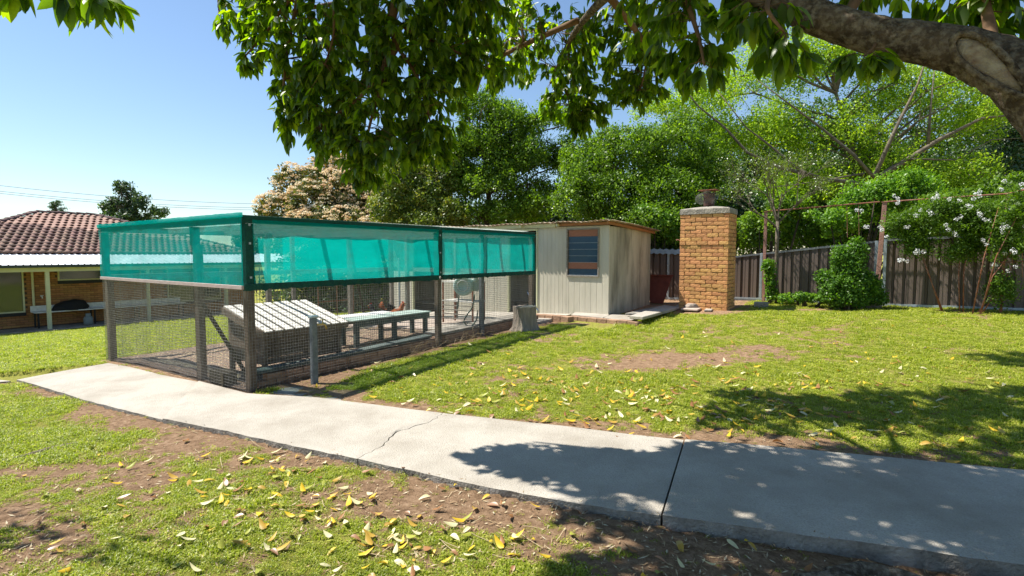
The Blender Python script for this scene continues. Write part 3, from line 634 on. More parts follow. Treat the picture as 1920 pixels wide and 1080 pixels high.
mb = MB(); wrinkled(mb, (-.05, -.045, ZT-.0), (-.05, CW+.03, ZT-.0), .05, .03, .008); obj('cloth_hem', mb, M['cloth'], cage)
# rafters and clear sheets
for i, u in enumerate((.95, 1.9, 2.85, 3.8, 4.75, 5.5)):
    mb = MB(); mb.box(u-.025, u+.025, .06, CW-.05, ZT-.09, ZT-.012); obj('rafter', mb, M['timber_grey'], cage)
for a, b in ((1.75, 3.4), (3.3, 4.8), (4.7, CL)):
    mb = MB(); n = int((b-a)/.019); vs = []
    for j, v in enumerate((.12, CW*.5, CW-.02)):
        for i in range(n+1): vs.append((a+(b-a)*i/n, v, ZT+.012+.009*math.sin(i*math.pi/2)+(.006 if a > 2 else 0)+(.006 if a > 4 else 0)-.02*math.sin(j*math.pi/2)))
    mb.add(vs, [(j*(n+1)+i, j*(n+1)+i+1, (j+1)*(n+1)+i+1, (j+1)*(n+1)+i) for j in range(2) for i in range(n)]); obj('roof_sheet', mb, M['poly'], cage, True)
for z in (1.93, 1.72, 1.33): mb = MB(); mb.box(.045-.012, .045+.012, -.037, -.031, z-.012, z+.012); obj('washer', mb, M['galv'], cage)
for z in (1.9, 1.62, 1.3): mb = MB(); mb.box(3.2-.012, 3.2+.012, -.037, -.031, z-.012, z+.012); obj('washer', mb, M['galv'], cage)
mb = MB(); mb.beam((.5, 1.0, g_uv(.5, 1)), (.06, 1.16, .95), .05, .05); obj('brace', mb, M['timber_dark'], cage)
mb = MB(); mb.beam((3.9, 3.2, ZT-.1), (4.15, 3.0, .1), .045, .03); obj('brace', mb, M['timber_dark'], cage)
mb = MB(); mb.beam((5.1, .5, ZT-.1), (5.15, .55, 1.2), .03, .02); obj('brace', mb, M['timber_dark'], cage)
# mulch floor
def sheet(name, poly_uv, m, dz, label=None, n=40, kind='structure', amp=0):
    mb = MB(); (u0, v0), (u1, v1) = poly_uv; vs = []
    for j in range(n+1):
        for i in range(n+1):
            p = UV(u0+(u1-u0)*i/n, v0+(v1-v0)*j/n); vs.append((p.x, p.y, Tz(p.x, p.y)+dz+amp*(mnoise.noise(Vector((p.x*2.5, p.y*2.5, 0))))))
    mb.add(vs, [(j*(n+1)+i, j*(n+1)+i+1, (j+1)*(n+1)+i+1, (j+1)*(n+1)+i) for j in range(n) for i in range(n)])
    return tag(obj(name, mb, m, None, True), label, kind=kind)
sheet('soil_floor', ((.0, .02), (4.35, 4.28)), M['mulch'], .022, 'dark mulch floor inside the wire run', amp=.03)
# loose litter on the run's floor
V = []; Fc = []
for i in range(5200):
    u, v = rnd.uniform(.05, 4.4), rnd.uniform(.15, 4.2); p = UV(u, v); z = Tz(p.x, p.y)+.022+.03*mnoise.noise(Vector((p.x*2.5, p.y*2.5, 0)))
    s = rnd.uniform(.010, .03); a = rnd.uniform(0, 6.3); c = Vector((p.x, p.y, z+.004)); x = Vector((math.cos(a), math.sin(a), rnd.uniform(-.2, .4)))*s; y = Vector((-math.sin(a), math.cos(a), rnd.uniform(-.2, .3)))*s*.45
    b = len(V); V += [c-x, c-y, c+x, c+y]; Fc.append((b, b+1, b+2, b+3))
tag(put('wood_chips', npmesh('wood_chips', V, Fc, M['straw'])), 'dry wood chips scattered over the floor of the run', kind='stuff')
# concrete slab in front of the shed
sl_ = thing('concrete_floor', None, None); sl_['kind'] = 'structure'; sl_['label'] = 'pale concrete floor between wire run and shed'
for a, b, c, d, m in ((4.42, 6.0, 1.6, 4.9, 'pavers'), (4.42, 6.0, .35, 1.58, 'concrete'), (6.02, 7.5, -.1, 2.2, 'concrete'), (6.02, 7.5, 2.22, 6.2, 'concrete')):
    mb = MB(); ps = [UV(a, c), UV(b, c), UV(b, d), UV(a, d)]; mb.prism([(p.x, p.y) for p in ps], lambda x, y: Tz(x, y)-.1, lambda x, y: Tz(x, y)+.055); obj('slab', mb, M[m], sl_)
# retaining edge inside the run
rt = thing('retaining_edge', 'low brick edge with timber capping along the foot of the wire', 'garden edging', UV(0, .1, 0), ROT)
kb = brick_mesh(.232, .076, .10, M['kerb_brick'], name='brick'); pl = []
for i in range(25):
    u = .25+i*.242
    for r in range(2): pl.append(TM((u+(.12 if r else 0), -.05, g_uv(u, 0)+.035+r*.082)))
pieces(rt, 'brick', kb, pl)
for a, b in ((.1, 1.5), (1.51, 3.1), (3.25, 4.3), (4.4, 6.0)):
    mb = MB(); z0, z1 = g_uv(a, 0)+.165, g_uv(b, 0)+.165; w_ = .14 if a < 3.2 else .30; vs = [(u, v, z+dz) for dz in (0, .04) for u, v, z in ((a, -.03, z0), (b, -.03, z1), (b, w_, z1), (a, w_, z0))]
    mb.add(vs, [(3, 2, 1, 0), (4, 5, 6, 7), (0, 1, 5, 4), (1, 2, 6, 5), (2, 3, 7, 6), (3, 0, 4, 7)]); obj('capping', mb, M['bench_leg' if a < 3.2 else 'concrete_old'], rt, bevel=.005)
# dry stems at the foot of the wire
V = []; S_ = []
for i in range(70):
    u = rnd.choice([rnd.uniform(2.3, 3.1), rnd.uniform(3.3, 4.2)]); a = Vector(UV(u, -.08, 0)); a.z = Tz(a.x, a.y)+.02; d = Vector((rnd.uniform(-.2, .2), rnd.uniform(-.12, .12), rnd.uniform(.02, .16))); S_ += [(a, a+d), (a+d, a+d*1.5+Vector((.04, 0, -.05)))]
Vv, Ff = segs(S_, .0022); tag(put('dry_stems', npmesh('dry_stems', Vv, Ff, M['straw'])), 'dry grass stems caught at the foot of the wire mesh', kind='stuff')

# hutch
ht = thing('nesting_hutch', 'low timber hutch with sloping roof of whitewashed slats inside the run', 'hutch', UV(.42, .40, .0), ROT)
hz = g_uv(.8, .8)+.03; ht.location.z = hz; W1 = 1.16; D1 = .86; zl, zh = .64-hz+.0, .88-hz
for k in range(6):
    z0 = .16+k*.083-.0
    if z0+.08 > zl-.03: break
    mb = MB(); mb.box(.03, W1-.02, .012+rnd.uniform(0, .006), .034, z0, z0+.079); obj('side_board', mb, M['timber'], ht, bevel=.003)
for k in range(6):
    mb = MB(); z0 = .16+k*.083; mb.box(-.002, .022, .03, D1-.02, z0, z0+.079); obj('end_board', mb, M['timber'], ht, bevel=.003)
    mb = MB(); mb.box(W1-.022, W1+.002, .03, D1-.02, z0, z0+.079); obj('end_board', mb, M['timber'], ht, bevel=.003)
mb = MB(); mb.box(.05, W1-.05, D1-.05, D1-.02, .1, zh-.06); obj('back_panel', mb, M['timber'], ht)
for x in (.0, W1-.05):
    for y in (.0, D1-.05): mb = MB(); mb.box(x-.004, x+.05, y-.004, y+.05, 0, (zl if y < .3 else zh)-.035); obj('leg', mb, M['timber'], ht)
mb = MB(); mb.beam((-.06, -.07, zl-.045), (W1+.06, -.07, zl-.045), .03, .09); obj('fascia', mb, M['timber'], ht)
mb = MB(); mb.beam((-.06, D1+.05, zh-.045), (W1+.06, D1+.05, zh-.045), .03, .07); obj('fascia', mb, M['timber'], ht)
for x in (-.05, W1+.05): mb = MB(); mb.beam((x, -.05, zl-.04), (x, D1+.04, zh-.04), .025, .09); obj('rafter', mb, M['timber'], ht)
for k in range(9):
    x = -.05+k*(W1+.1)/9+.01; wd = (W1+.1)/9-.040; mb = MB(); e = rnd.uniform(-.03, .02); a = Vector((x+wd/2, -.12+e*.3, zl-.01)); b = Vector((x+wd/2+.02, D1+.08+e, zh+.012)); mb.beam(a, b, wd, .018); obj('roof_slat', mb, M['plank_white'], ht, bevel=.002)
mb = MB(); mb.box(.04, W1-.04, .04, D1-.06, zl-.10, zl-.09); obj('inner_panel', mb, M['timber_dark'], ht)
# base blocks before the hutch
mb = MB(); mb.box(0, .42, 0, .16, 0, .16); tag(obj('timber_block', mb, M['timber_dark'], None, loc=UV(.12, .5, g_uv(.1, .5)), rot=(0, 0, ROT+1.5), bevel=.006), 'dark square timber block on the mulch beside the hutch', 'block')
# low table
tb = thing('low_table', 'long low green and white weathered table standing in the run', 'table', UV(2.35, 1.05, g_uv(3, 1.2)+.03), ROT)
for k in range(3):
    mb = MB(); y = k*.17; mb.box(-.05+k*.03, 1.75, y, y+.164, .44, .465); obj('top_board', mb, M['bench'], tb, bevel=.003)
mb = MB(); mb.box(.0, 1.72, .02, .045, .34, .439); obj('apron', mb, M['bench_leg'], tb)
mb = MB(); mb.box(.0, 1.72, .46, .485, .34, .439); obj('apron', mb, M['bench_leg'], tb)
for x in (.03, .85, 1.62):
    for y in (.05, .40): mb = MB(); mb.box(x, x+.08, y, y+.055, 0, .438); obj('leg', mb, M['bench_leg'], tb)
mb = MB(); mb.box(-.02, 1.2, .16, .60, .468, .476); tag(obj('white_board', mb, M['white'], None, loc=UV(2.4, 1.25, tb.location.z), rot=(0.0, 0.012, ROT)), 'thin white board lying on the low table', 'board')
# feed dish
dp = P(842, 613, 9.7); ds = thing('feed_dish', 'shallow teal dish on the floor of the run', 'dish', (dp.x, dp.y, Tz(dp.x, dp.y)+.05))
mb = MB(); mb.lathe([(0, .0), (.16, 0), (.24, .07), (.25, .07), (.25, .08), (.235, .08), (.15, .015), (0, .015)], 20); obj('bowl', mb, M['dish'], ds, True)
# shelf frame near shed wall
sp = P(868, 600, 11.3); sh = thing('rusty_rack', 'rusty metal rack with pale shelves against the shed wall', 'rack', (sp.x, sp.y, Tz(sp.x, sp.y)+.055), ROT-math.pi/2)
for x in (-.40, .42):
    for y in (-.18, .2): mb = MB(); mb.box(x-.015, x+.015, y-.015, y+.015, 0, .88); obj('leg', mb, M['rust'], sh)
for z in (.46, .86): mb = MB(); mb.box(-.42, .44, -.2, .22, z, z+.025); obj('shelf', mb, M['plank_white'], sh)
for k in range(4): mb = MB(); mb.box(-.38, .40, -.215, -.2, .1+k*.09, .12+k*.09); obj('rail', mb, M['timber_grey'], sh)
# hose reel on the inner post
rp = UV(4.32, .16, 1.02); hr = thing('hose_reel', 'pale round wall hose reel fixed to the metal post of the run', 'hose reel', rp, ROT-math.pi*.36)
Mx = Matrix.Rotation(math.pi/2, 4, 'X')
mb = MB(); mb.lathe([(0, -.0), (.03, 0), (.05, .015), (.11, .01), (.12, .03), (.165, .035), (.18, .02), (.185, .0), (.185, -.1), (.17, -.14), (0, -.14)], 28, M_=Mx @ TM((0, 0, 0))); obj('drum', mb, M['reel'], hr, True, loc=(-.22, -.03, 0))
mb = MB(); mb.lathe([(.09, .0), (.1, .012), (.11, .0)], 24, M_=Mx); obj('ring', mb, M['white'], hr, True, loc=(-.22, -.065, 0))
mb = MB(); mb.box(-.1, .05, .03, .09, -.1, .12); mb.box(-.02, .04, -.04, .09, .08, .19); obj('bracket', mb, M['reel'], hr, bevel=.01)
def hose(name, label, pts, r, m, cat='hose'):
    c = [Vector(p) for p in pts]; out = []
    for i in range(len(c)-1):
        p0, p1, p2, p3 = c[max(i-1, 0)], c[i], c[i+1], c[min(i+2, len(c)-1)]
        for k in range(8): t = k/8; out.append(.5*((2*p1)+(-p0+p2)*t+(2*p0-5*p1+4*p2-p3)*t*t+(-p0+3*p1-3*p2+p3)*t**3))
    out.append(c[-1]); mb = MB(); mb.tube(out, r, 6); return tag(obj(name, mb, m, None, True), label, cat)
hose('garden_hose', 'dark green garden hose looping down from the pale reel', [P(890, 552, 9.6), P(886, 575, 9.6), P(876, 590, 9.6), P(870, 604, 9.6), P(882, 612, 9.6), P(893, 600, 9.6), P(896, 582, 9.6)], .011, M['hose'])
hose('short_hose', 'short dark hose hanging straight down with orange nozzle', [P(860, 540, 10.3), P(860, 560, 10.3), P(858, 578, 10.3)], .013, M['hose'])
hose('blue_hose', 'blue hose trailing behind the tree stump from the shed door', [P(988, 545, 11.4), P(995, 560, 11.2), P(1003, 572, 11.0), P(1009, 583, 10.8)], .009, M['hose_blue'])
# tap post outside the wire
tpw = Gg(590, 722); tpo = thing('tap_post', 'grey metal post with brass tap standing before the wire near the corner', 'post', tpw, ROT)
mb = MB(); mb.box(-.038, .038, -.03, .03, -.1, .80); obj('post', mb, M['galv_dark'], tpo, bevel=.006)
mb = MB(); mb.box(-.05, .05, -.04, .04, .802, .83); obj('cap', mb, M['galv'], tpo, bevel=.006)
mb = MB(); q = -.03; mb.tube([(.03, q, .72), (.11, q-.04, .72), (.13, q-.05, .66)], .014, 8); mb.tube([(.09, q-.03, .72), (.09, q-.03, .77)], .008, 6); mb.box(.06, .12, q-.04, q-.02, .77, .78); obj('tap', mb, M['brass'], tpo, True)
# trellis and bits behind the run
rf = P(632, 560, 13.6); rw = thing('rusty_screen', 'rusty red wire frame propped in the shade behind the run', 'wire frame', (rf.x, rf.y, Tz(rf.x, rf.y)), ROT)
mb = MB()
for a, b in (((-.55, 0, .1), (-.55, 0, .98)), ((.5, 0, .1), (.5, 0, .98)), ((0, 0, .1), (0, 0, .98)), ((-.55, 0, .98), (.5, 0, .98)), ((-.55, 0, .55), (.5, 0, .55)), ((-.55, 0, .1), (.5, 0, .1))): mb.tube([a, b], .012, 5)
obj('frame', mb, M['rust'], rw)
for k in range(3):
    c = P((660, 700, 690)[k], (588, 592, 577)[k], 13.2+.4*k); mb = MB(); mb.beam((-.7, 0, 0), (.7, .05*k, .02), .14, .06)
    tag(obj('timber_sleeper', mb, M['timber_grey' if k else 'timber'], None, loc=(c.x, c.y, Tz(c.x, c.y)+.06+.0*k), rot=(0, 0, ROT-1.2-.25*k), bevel=.006),
        ('brown sleeper lying left of the others behind the run', 'grey sleeper lying nearest the shed behind the run', 'grey sleeper lying farthest back behind the run')[k], 'sleeper', 'timber sleepers behind the run')

# hens
def hen(loc, rz, label, body_m, tail_m, s=1.0):
    t = thing('hen', label, 'hen', loc, rz, 'hens in the run')
    rings = [(-.17, .27, .012), (-.14, .255, .045), (-.09, .225, .075), (-.02, .20, .09), (.05, .205, .085), (.10, .235, .062), (.125, .28, .042), (.14, .32, .034), (.155, .35, .034), (.175, .362, .024), (.19, .36, .008)]
    mb = MB(); mb.tube([(x*s, 0, z*s) for x, z, r in rings], [r*s for x, z, r in rings], 12); obj('body', mb, body_m, t, True)
    mb = MB()
    for k in range(7):
        a = .5+k*.13; b = Vector((-.13*s, (k-3)*.008, .26*s)); e = b+Vector((-math.cos(a)*.15*s, (k-3)*.012, math.sin(a)*.16*s)); m_ = (b+e)/2+Vector((-.02, 0, .02))
        mb.tube([b, m_, e], [.012*s, .02*s, .004], 5)
    obj('tail', mb, tail_m, t, True)
    for y in (-1, 1):
        mb = MB(); mb.tube([(.07*s, y*.072*s, .235*s), (.0, y*.092*s, .215*s), (-.08*s, y*.08*s, .21*s), (-.13*s, y*.05*s, .235*s)], [.02*s, .05*s, .04*s, .008], 8); obj('wing', mb, body_m, t, True)
        mb = MB(); mb.tube([(.01, y*.035*s, .14*s), (.02, y*.038*s, .08*s), (.01, y*.038*s, .01)], [.028*s, .012*s, .008*s], 6)
        for a in (-.5, 0, .5, 3.14): mb.tube([(.01, y*.038*s, .012), (.01+math.cos(a)*.045*s, y*.038*s+math.sin(a)*.045*s, .004)], .005, 4)
        obj('leg', mb, M['beak'], t, True)
    mb = MB(); mb.tube([(.19*s, 0, .357*s), (.22*s, 0, .346*s)], [.010*s, .002], 5); obj('beak', mb, M['beak'], t)
    mb = MB()
    for k in range(4): mb.tube([((.145+k*.012)*s, 0, .37*s), ((.142+k*.012)*s, 0, (.402-.005*k)*s)], [.009*s, .004], 5)
    mb.tube([(.185*s, 0, .34*s), (.187*s, 0, .315*s)], [.006, .010*s], 5); obj('comb', mb, M['comb'], t, True)
    for y in (-1, 1): mb = MB(); mb.tube([(.172*s, y*.020*s, .362*s), (.172*s, y*.027*s, .362*s)], .004*s, 6); obj('eye', mb, M['dark'], t)
h1 = P(712, 590, 11.0); hen((h1.x, h1.y, Tz(h1.x, h1.y)+.06), 2.9, 'black hen standing in the run behind the low table', M['black_feather'], M['black_feather'], 1.3)
h2 = P(738, 588, 11.2); hen((h2.x, h2.y, Tz(h2.x, h2.y)+.06), .5, 'rust brown hen standing beside the black one in the run', M['rust_feather'], M['rust_feather'], 1.3)
# ------------------------------------------------------------------ metal shed
SC = Vector((2.1, 11.6, .17)); SR = ROT-math.pi/2
shed = thing('metal_shed', 'cream ribbed metal shed with louvre window and rusty flat roof', 'shed', SC, SR)
SL, SD = 6.87, 2.46; WT = 2.22-.17
def ribbed(x0, x1, z0, z1, m, axis='x', off=0., rib=.105, th=.0035, name='wall_sheet'):
    """wall sheet with fine vertical ribs; axis x: front wall at y=off, axis y: side wall at x=off"""
    pr = [(x0, 0)]; x = x0+rib*.5
    while x < x1-.02: pr += [(x-.008, 0), (x-.004, th), (x+.004, th), (x+.008, 0)]; x += rib
    pr.append((x1, 0)); n = len(pr)
    vs = [((a, off+h, z) if axis == 'x' else (off-h, a, z)) for z in (z0, z1) for a, h in pr]
    mb = MB(); mb.add(vs, [(i, i+1, n+i+1, n+i) for i in range(n-1)]); return obj(name, mb, m, shed)
D1, D2 = (-2.66, -1.86), (-6.0, -5.16); WX = (-1.01, -.255); WZ = (1.12-.17, 2.135-.17)
for a, b in ((-SL, -6.04), (-5.12, -4.36), (-4.355, -3.6), (-3.595, -2.70)): ribbed(a, b, -.45, WT, M['shed'])
ribbed(-1.82, -1.055, -.1, WT, M['shed']); ribbed(-1.05, 0, -.1, WZ[0]-.03, M['shed'], rib=.14); ribbed(-1.05, WX[0]-.03, WZ[0]-.028, WT, M['shed']); ribbed(WX[1]+.03, 0, WZ[0]-.028, WT, M['shed'], rib=.14)
ribbed(WX[0]-.028, WX[1]+.028, WZ[1]+.03, WT, M['shed'])
for a, b in (D1, D2): ribbed(a-.03, b+.03, 1.98, WT, M['shed'])
for a, b in ((.03, .8), (.805, 1.6), (1.605, SD)): ribbed(a, b, -.1, WT-.02, M['shed_side'], 'y', 0.0, rib=.085)
mb = MB(); mb.box(-.004, .006, -.006, .03, -.1, WT); obj('corner_flashing', mb, M['shed'], shed)
mb = MB(); mb.box(-SL, -.02, SD-.01, SD, -.5, WT); mb.box(-SL, -SL+.01, .01, SD-.02, -.5, WT); obj('back_wall', mb, M['shed_side'], shed)
mb = MB(); mb.box(-SL+.02, -.03, .4, SD-.03, .0, .02); obj('floor', mb, M['concrete_old'], shed)
for a, b in (D1, D2):
    mb = MB(); mb.box(a-.035, a, -.02, .05, -.3, 1.975); mb.box(b, b+.035, -.02, .05, -.3, 1.975); mb.box(a-.035, b+.035, -.02, .05, 1.98, 2.02); obj('door_frame', mb, M['cream'], shed)
wf = MB(); a, b = WX; z0, z1 = WZ
for q in ((a-.03, a, z0-.03, z1+.03), (b, b+.03, z0-.03, z1+.03), (a, b, z0-.03, z0), (a, b, z1, z1+.03)): wf.box(q[0], q[1], -.028, .03, q[2], q[3])
wf = obj('window', wf, M['timber_grey'], shed); hgt = (z1-z0)/7
for k in range(7):
    zz = z0+k*hgt; board = k in (1, 6)
    mb = MB(); mb.beam(((a+b)/2-.36, .004 if board else .012, zz+hgt/2), ((a+b)/2+.36, .004 if board else .012, zz+hgt/2), .014 if board else .006, hgt*.98)
    o = obj('board' if board else 'louvre', mb, M['board' if board else 'louvre'], wf)
    if not board: mb = MB(); mb.box(a+.003, b-.003, -.012, -.004, zz-.001, zz+.006); obj('louvre_edge', mb, M['galv'], wf)
mb = MB(); mb.box(a, b, .06, .07, z0, z1); obj('inner_screen', mb, M['dark'], wf)
# roof: thin corrugated sheets on orange timber
for i, (xa, xb) in enumerate(((-7.1, -5.0), (-5.1, -2.9), (-3.0, -1.2), (-1.3, .22))):
    mb = MB(); n = int((xb-xa)/.0325); vs = []
    for j, (y, z) in enumerate(((-.26, 2.30), (1.2, 2.25), (SD+.15, 2.17))):
        for k in range(n+1): vs.append((xa+(xb-xa)*k/n, y+.015*((k*7) % 3 == 0)*(j == 0), z-.17+.012*math.sin(k*math.pi/2)+.004*i-.012*(math.sin(k*.21+i) if j == 0 else 0)))
    mb.add(vs, [(j*(n+1)+k, j*(n+1)+k+1, (j+1)*(n+1)+k+1, (j+1)*(n+1)+k) for j in range(2) for k in range(n)])
    o = obj('roof_sheet', mb, M['shed_roof'], shed, True); so_ = o.modifiers.new('solid', 'SOLIDIFY'); so_.thickness = .004
mb = MB(); mb.box(-7.0, -1.3, -.10, -.055, 2.04, 2.12); obj('fascia', mb, M['cream'], shed)
mb = MB(); mb.box(-1.25, .05, -.10, -.05, 2.06, 2.115); obj('fascia', mb, M['wood_orange'], shed)
for x in (-6.2, -4.8, -3.5, -2.2, -1.2): mb = MB(); mb.box(x-.02, x+.02, -.2, -.102, 2.05, 2.11); obj('rafter_end', mb, M['cream'], shed)
mb = MB(); mb.beam((.06, -.20, 2.10), (.06, SD+.1, 1.97), .04, .06); obj('barge_board', mb, M['wood_orange'], shed)
# ------------------------------------------------------------------ kerb around the shed
def kerb(label, pts, w, hh, m, bl=.40):
    pts = [Vector((p.x, p.y)) for p in pts]; t = thing('garden_kerb', label, 'kerb', (pts[0].x, pts[0].y, Tz(pts[0].x, pts[0].y)))
    for a, b in zip(pts[:-1], pts[1:]):
        L = (b-a).length; n = max(1, round(L/bl)); d = (b-a)/n; nr = Vector((d.y, -d.x)).normalized()
        for i in range(n):
            p = a+d*i+d.normalized()*.004; q = a+d*(i+1)-d.normalized()*.006; z = (Tz(p.x, p.y)+Tz(q.x, q.y))/2-t.location.z+rnd.uniform(-.006, .006); mb = MB()
            s = nr*w/2; base = Vector((t.location.x, t.location.y)); ps = [p-s-base, q-s-base, q+s-base, p+s-base]
            if (ps[1]-ps[0]).cross(ps[2]-ps[1]) < 0: ps.reverse()
            mb.prism([(v.x, v.y) for v in ps], z-.1, z+hh); obj('brick' if bl < .3 else 'block', mb, m, t, bevel=.006)
    return t
k0 = kerb('brick kerb with pale capping running behind the tree stump', [Gg(1000, 598), Gg(1071, 604)], .20, .12, M['kerb_brick'], .24)
k1 = kerb('row of brown kerb bricks edging the shed front', [Gg(1071, 600), Gg(1200, 611)], .16, .085, M['kerb_brick'], .24)
def flat_cap(name, label, px, hh, th, m, group=None, cat='paving slab'):
    ps = [Gg(*p) for p in px]; c = sum(ps, Vector())/len(ps); mb = MB(); mb.prism([(p.x-c.x, p.y-c.y) for p in ps], 0, th)
    return tag(obj(name, mb, m, None, loc=(c.x, c.y, c.z+hh), bevel=.008), label, cat, group)
for a, b in ((1071, 1130), (1132, 1181)):
    y0 = 597+(a-1071)*.085; y1 = 597+(b-1071)*.085; ps = [Gg(a, y0+2), Gg(b, y1+2), Gg(b+22, y1-9), Gg(a+14, y0-9)]; mb = MB(); L = k1.location
    mb.prism([(p.x-L.x, p.y-L.y) for p in ps][::1], .086+.0, .112); obj('capping', mb, M['concrete'], k1, bevel=.004)
flat_cap('concrete_slab', 'long pale concrete slab returning from the shed corner to the chimney', [(1180, 610), (1205, 612), (1274, 581), (1245, 578)], .07, .06, M['concrete'])
flat_cap('concrete_slab', 'shaded narrow slab lying hard against the shed side', [(1172, 600), (1196, 599), (1252, 577), (1232, 578)], .05, .04, M['concrete_old'])
flat_cap('concrete_slab', 'flat paver at the foot of the chimney front', [(1276, 585), (1308, 586), (1318, 579), (1286, 578)], .02, .04, M['pavers'])
flat_cap('concrete_slab', 'small broken paver right of the rock by the chimney', [(1320, 585), (1334, 585), (1338, 580), (1325, 579)], .0, .04, M['concrete'])
def rockmesh(name, rx, ry, rz, m, seed=0, sub=3):
    import bmesh
    bm = bmesh.new(); bmesh.ops.create_icosphere(bm, subdivisions=sub, radius=1)
    for v in bm.verts:
        n = mnoise.noise(v.co*1.6+Vector((seed, 0, 0)))*.28+mnoise.noise(v.co*4+Vector((seed, 3, 0)))*.08
        v.co *= 1+n; v.co.x *= rx; v.co.y *= ry; v.co.z *= rz
    me = bpy.data.meshes.new(name); bm.to_mesh(me); bm.free(); me.materials.append(m); me.polygons.foreach_set('use_smooth', [True]*len(me.polygons)); return me
def rock(label, px, py, rx, ry, rz, seed, dz=0.):
    p = Gg(px, py); return tag(put('rock', rockmesh('rock', rx, ry, rz, M['rock'], seed), None, (p.x, p.y, p.z+rz*.6+dz)), label, 'rock')
rock('rounded grey rock resting against the chimney foot', 1297, 581, .16, .10, .075, 2, .04); rock('small stone left of the rounded rock at the chimney corner', 1274, 579, .09, .08, .05, 5, .02)

# ------------------------------------------------------------------ brick chimney
CR = Vector((4.69, 11.6)); CWd, CDp = 1.05, .70; ax = Vector((math.cos(SR), math.sin(SR))); CLc = CR-ax*CWd
ch = thing('brick_chimney', 'freestanding tan brick chimney with concrete cap and rusty flue', 'chimney', (CLc.x, CLc.y, .33), SR)
rows = 25; rh = .0862; H = rows*rh
mb = MB(); mb.box(.022, CWd-.022, .022, CDp-.022, -.2, H); obj('core', mb, M['mortar'], ch)
full = brick_mesh(.229, .0745, .10, M['brick'], 8, .005); front = []
def cut_brick(L): return brick_mesh(L, .0745, .10, M['brick'], 1, .004)[0]
bonds = {}
def lay(face, L, r, start):
    x = start; z = r*rh+rh/2; out = []
    while x < L-.01:
        x1 = min(x+.229, L); x0 = max(x, 0)
        if x1-x0 > .03: out.append((x0, x1))
        x = x+.241
    return out
places_full = []; n_cut = 0
for r in range(rows):
    z = r*rh+rh/2
    for face, L in (('f', CWd), ('r', CDp), ('b', CWd), ('l', CDp)):
        st = (-.12 if r % 2 else 0)+rnd.uniform(-.02, .02)
        if face in 'rl': st = (0 if r % 2 else -.12)
        for x0, x1 in lay(face, L, r, st):
            c = (x0+x1)/2; w_ = x1-x0; jit = rnd.uniform(-.006, .004)-(.012 if (r == 17 and face == 'f') else 0); rr = RZ(rnd.uniform(-.008, .008))
            if face == 'f': q = TM((c, jit, z)) @ rr
            elif face == 'r': q = TM((CWd-jit, c, z)) @ RZ(math.pi/2) @ rr
            elif face == 'b': q = TM((CWd-c, CDp-jit, z)) @ RZ(math.pi) @ rr
            else: q = TM((jit, CDp-c, z)) @ RZ(-math.pi/2) @ rr
            q = q @ Matrix.Rotation(rnd.uniform(-.006, .006), 4, 'Y')
            if face in 'lb':
                places_full.append((q, w_)); continue
            me = full[rnd.randrange(8)]
            o = put('brick', me, ch); o.matrix_local = q @ Matrix.Diagonal((w_/.229, 1, 1, 1))
mb = MB(); v0 = [x.co.copy() for x in full[0].vertices]; f0 = [tuple(p.vertices) for p in full[0].polygons]
for q, w_ in places_full: mb.add([q @ Vector((v.x*w_/.229, v.y, v.z)) for v in v0], f0)
tag(obj('bricks', mb, M['brick'], ch), kind='stuff')
mb = MB(); e = .014; vs = []
import itertools
nseg = 14
ring = []
for (xa, ya), (xb, yb) in (((-e, -e), (CWd+e, -e)), ((CWd+e, -e), (CWd+e, CDp+e)), ((CWd+e, CDp+e), (-e, CDp+e)), ((-e, CDp+e), (-e, -e))):
    for k in range(nseg): ring.append((xa+(xb-xa)*k/nseg, ya+(yb-ya)*k/nseg))
nr_ = len(ring); cx, cy = CWd/2, CDp/2
levels = [(0, 1.0), (.045, 1.0), (.10, 1.0), (.118, .985), (.165, .45), (.18, .25)]
for z, s in levels:
    for i, (x, y) in enumerate(ring): j = .009*mnoise.noise(Vector((x*9, y*9, z*30))); vs.append((cx+(x-cx)*(s+j), cy+(y-cy)*(s+j), H+.001+z+j*.6*(z > 0)))
mb.add(vs, [(a*nr_+i, a*nr_+(i+1) % nr_, (a+1)*nr_+(i+1) % nr_, (a+1)*nr_+i) for a in range(len(levels)-1) for i in range(nr_)]+[tuple((len(levels)-1)*nr_+i for i in range(nr_)), tuple(range(nr_-1, -1, -1))])
obj('cap', mb, mat('cap_concrete', (.37, .335, .28), .95, (.19, .17, .145), 7, bump=1.0, bscale=35), ch)
mb = MB(); mb.lathe([(.115, .2), (.115, .46), (.13, .46), (.13, .48), (.11, .48)], 18, (cx, cy, H)); fl = obj('flue', mb, mat('sooty_rust', (.10, .045, .035), .85, (.045, .03, .028), 9), ch, True)
mb = MB(); mb.box(cx-.20, cx+.20, cy-.17, cy+.17, H+.54, H+.556); obj('flue_lid', mb, M['rust'], ch)
for a in (0, 2.1, 4.2): mb = MB(); mb.tube([(cx+.12*math.cos(a), cy+.12*math.sin(a), H+.42), (cx+.12*math.cos(a), cy+.12*math.sin(a), H+.545)], .008, 5); obj('lid_strut', mb, M['rust'], ch)
mb = MB(); vs = []
for i in range(7):
    for j in range(25):
        a = 2*math.pi*j/24; rr = .16+.05*mnoise.noise(Vector((math.cos(a)*1.5, math.sin(a)*1.5, i*.5)))+.05*math.sin(i/6*math.pi)+(.10 if 8 < j < 15 else 0)*math.sin(i/6*math.pi); vs.append((cx+rr*math.cos(a), cy+rr*math.sin(a), H+.24+i*.045+.02*math.sin(3*a)))
mb.add(vs, [(i*25+j, i*25+j+1, (i+1)*25+j+1, (i+1)*25+j) for i in range(6) for j in range(24)]); obj('flue_netting', mb, M['net'], ch, True)
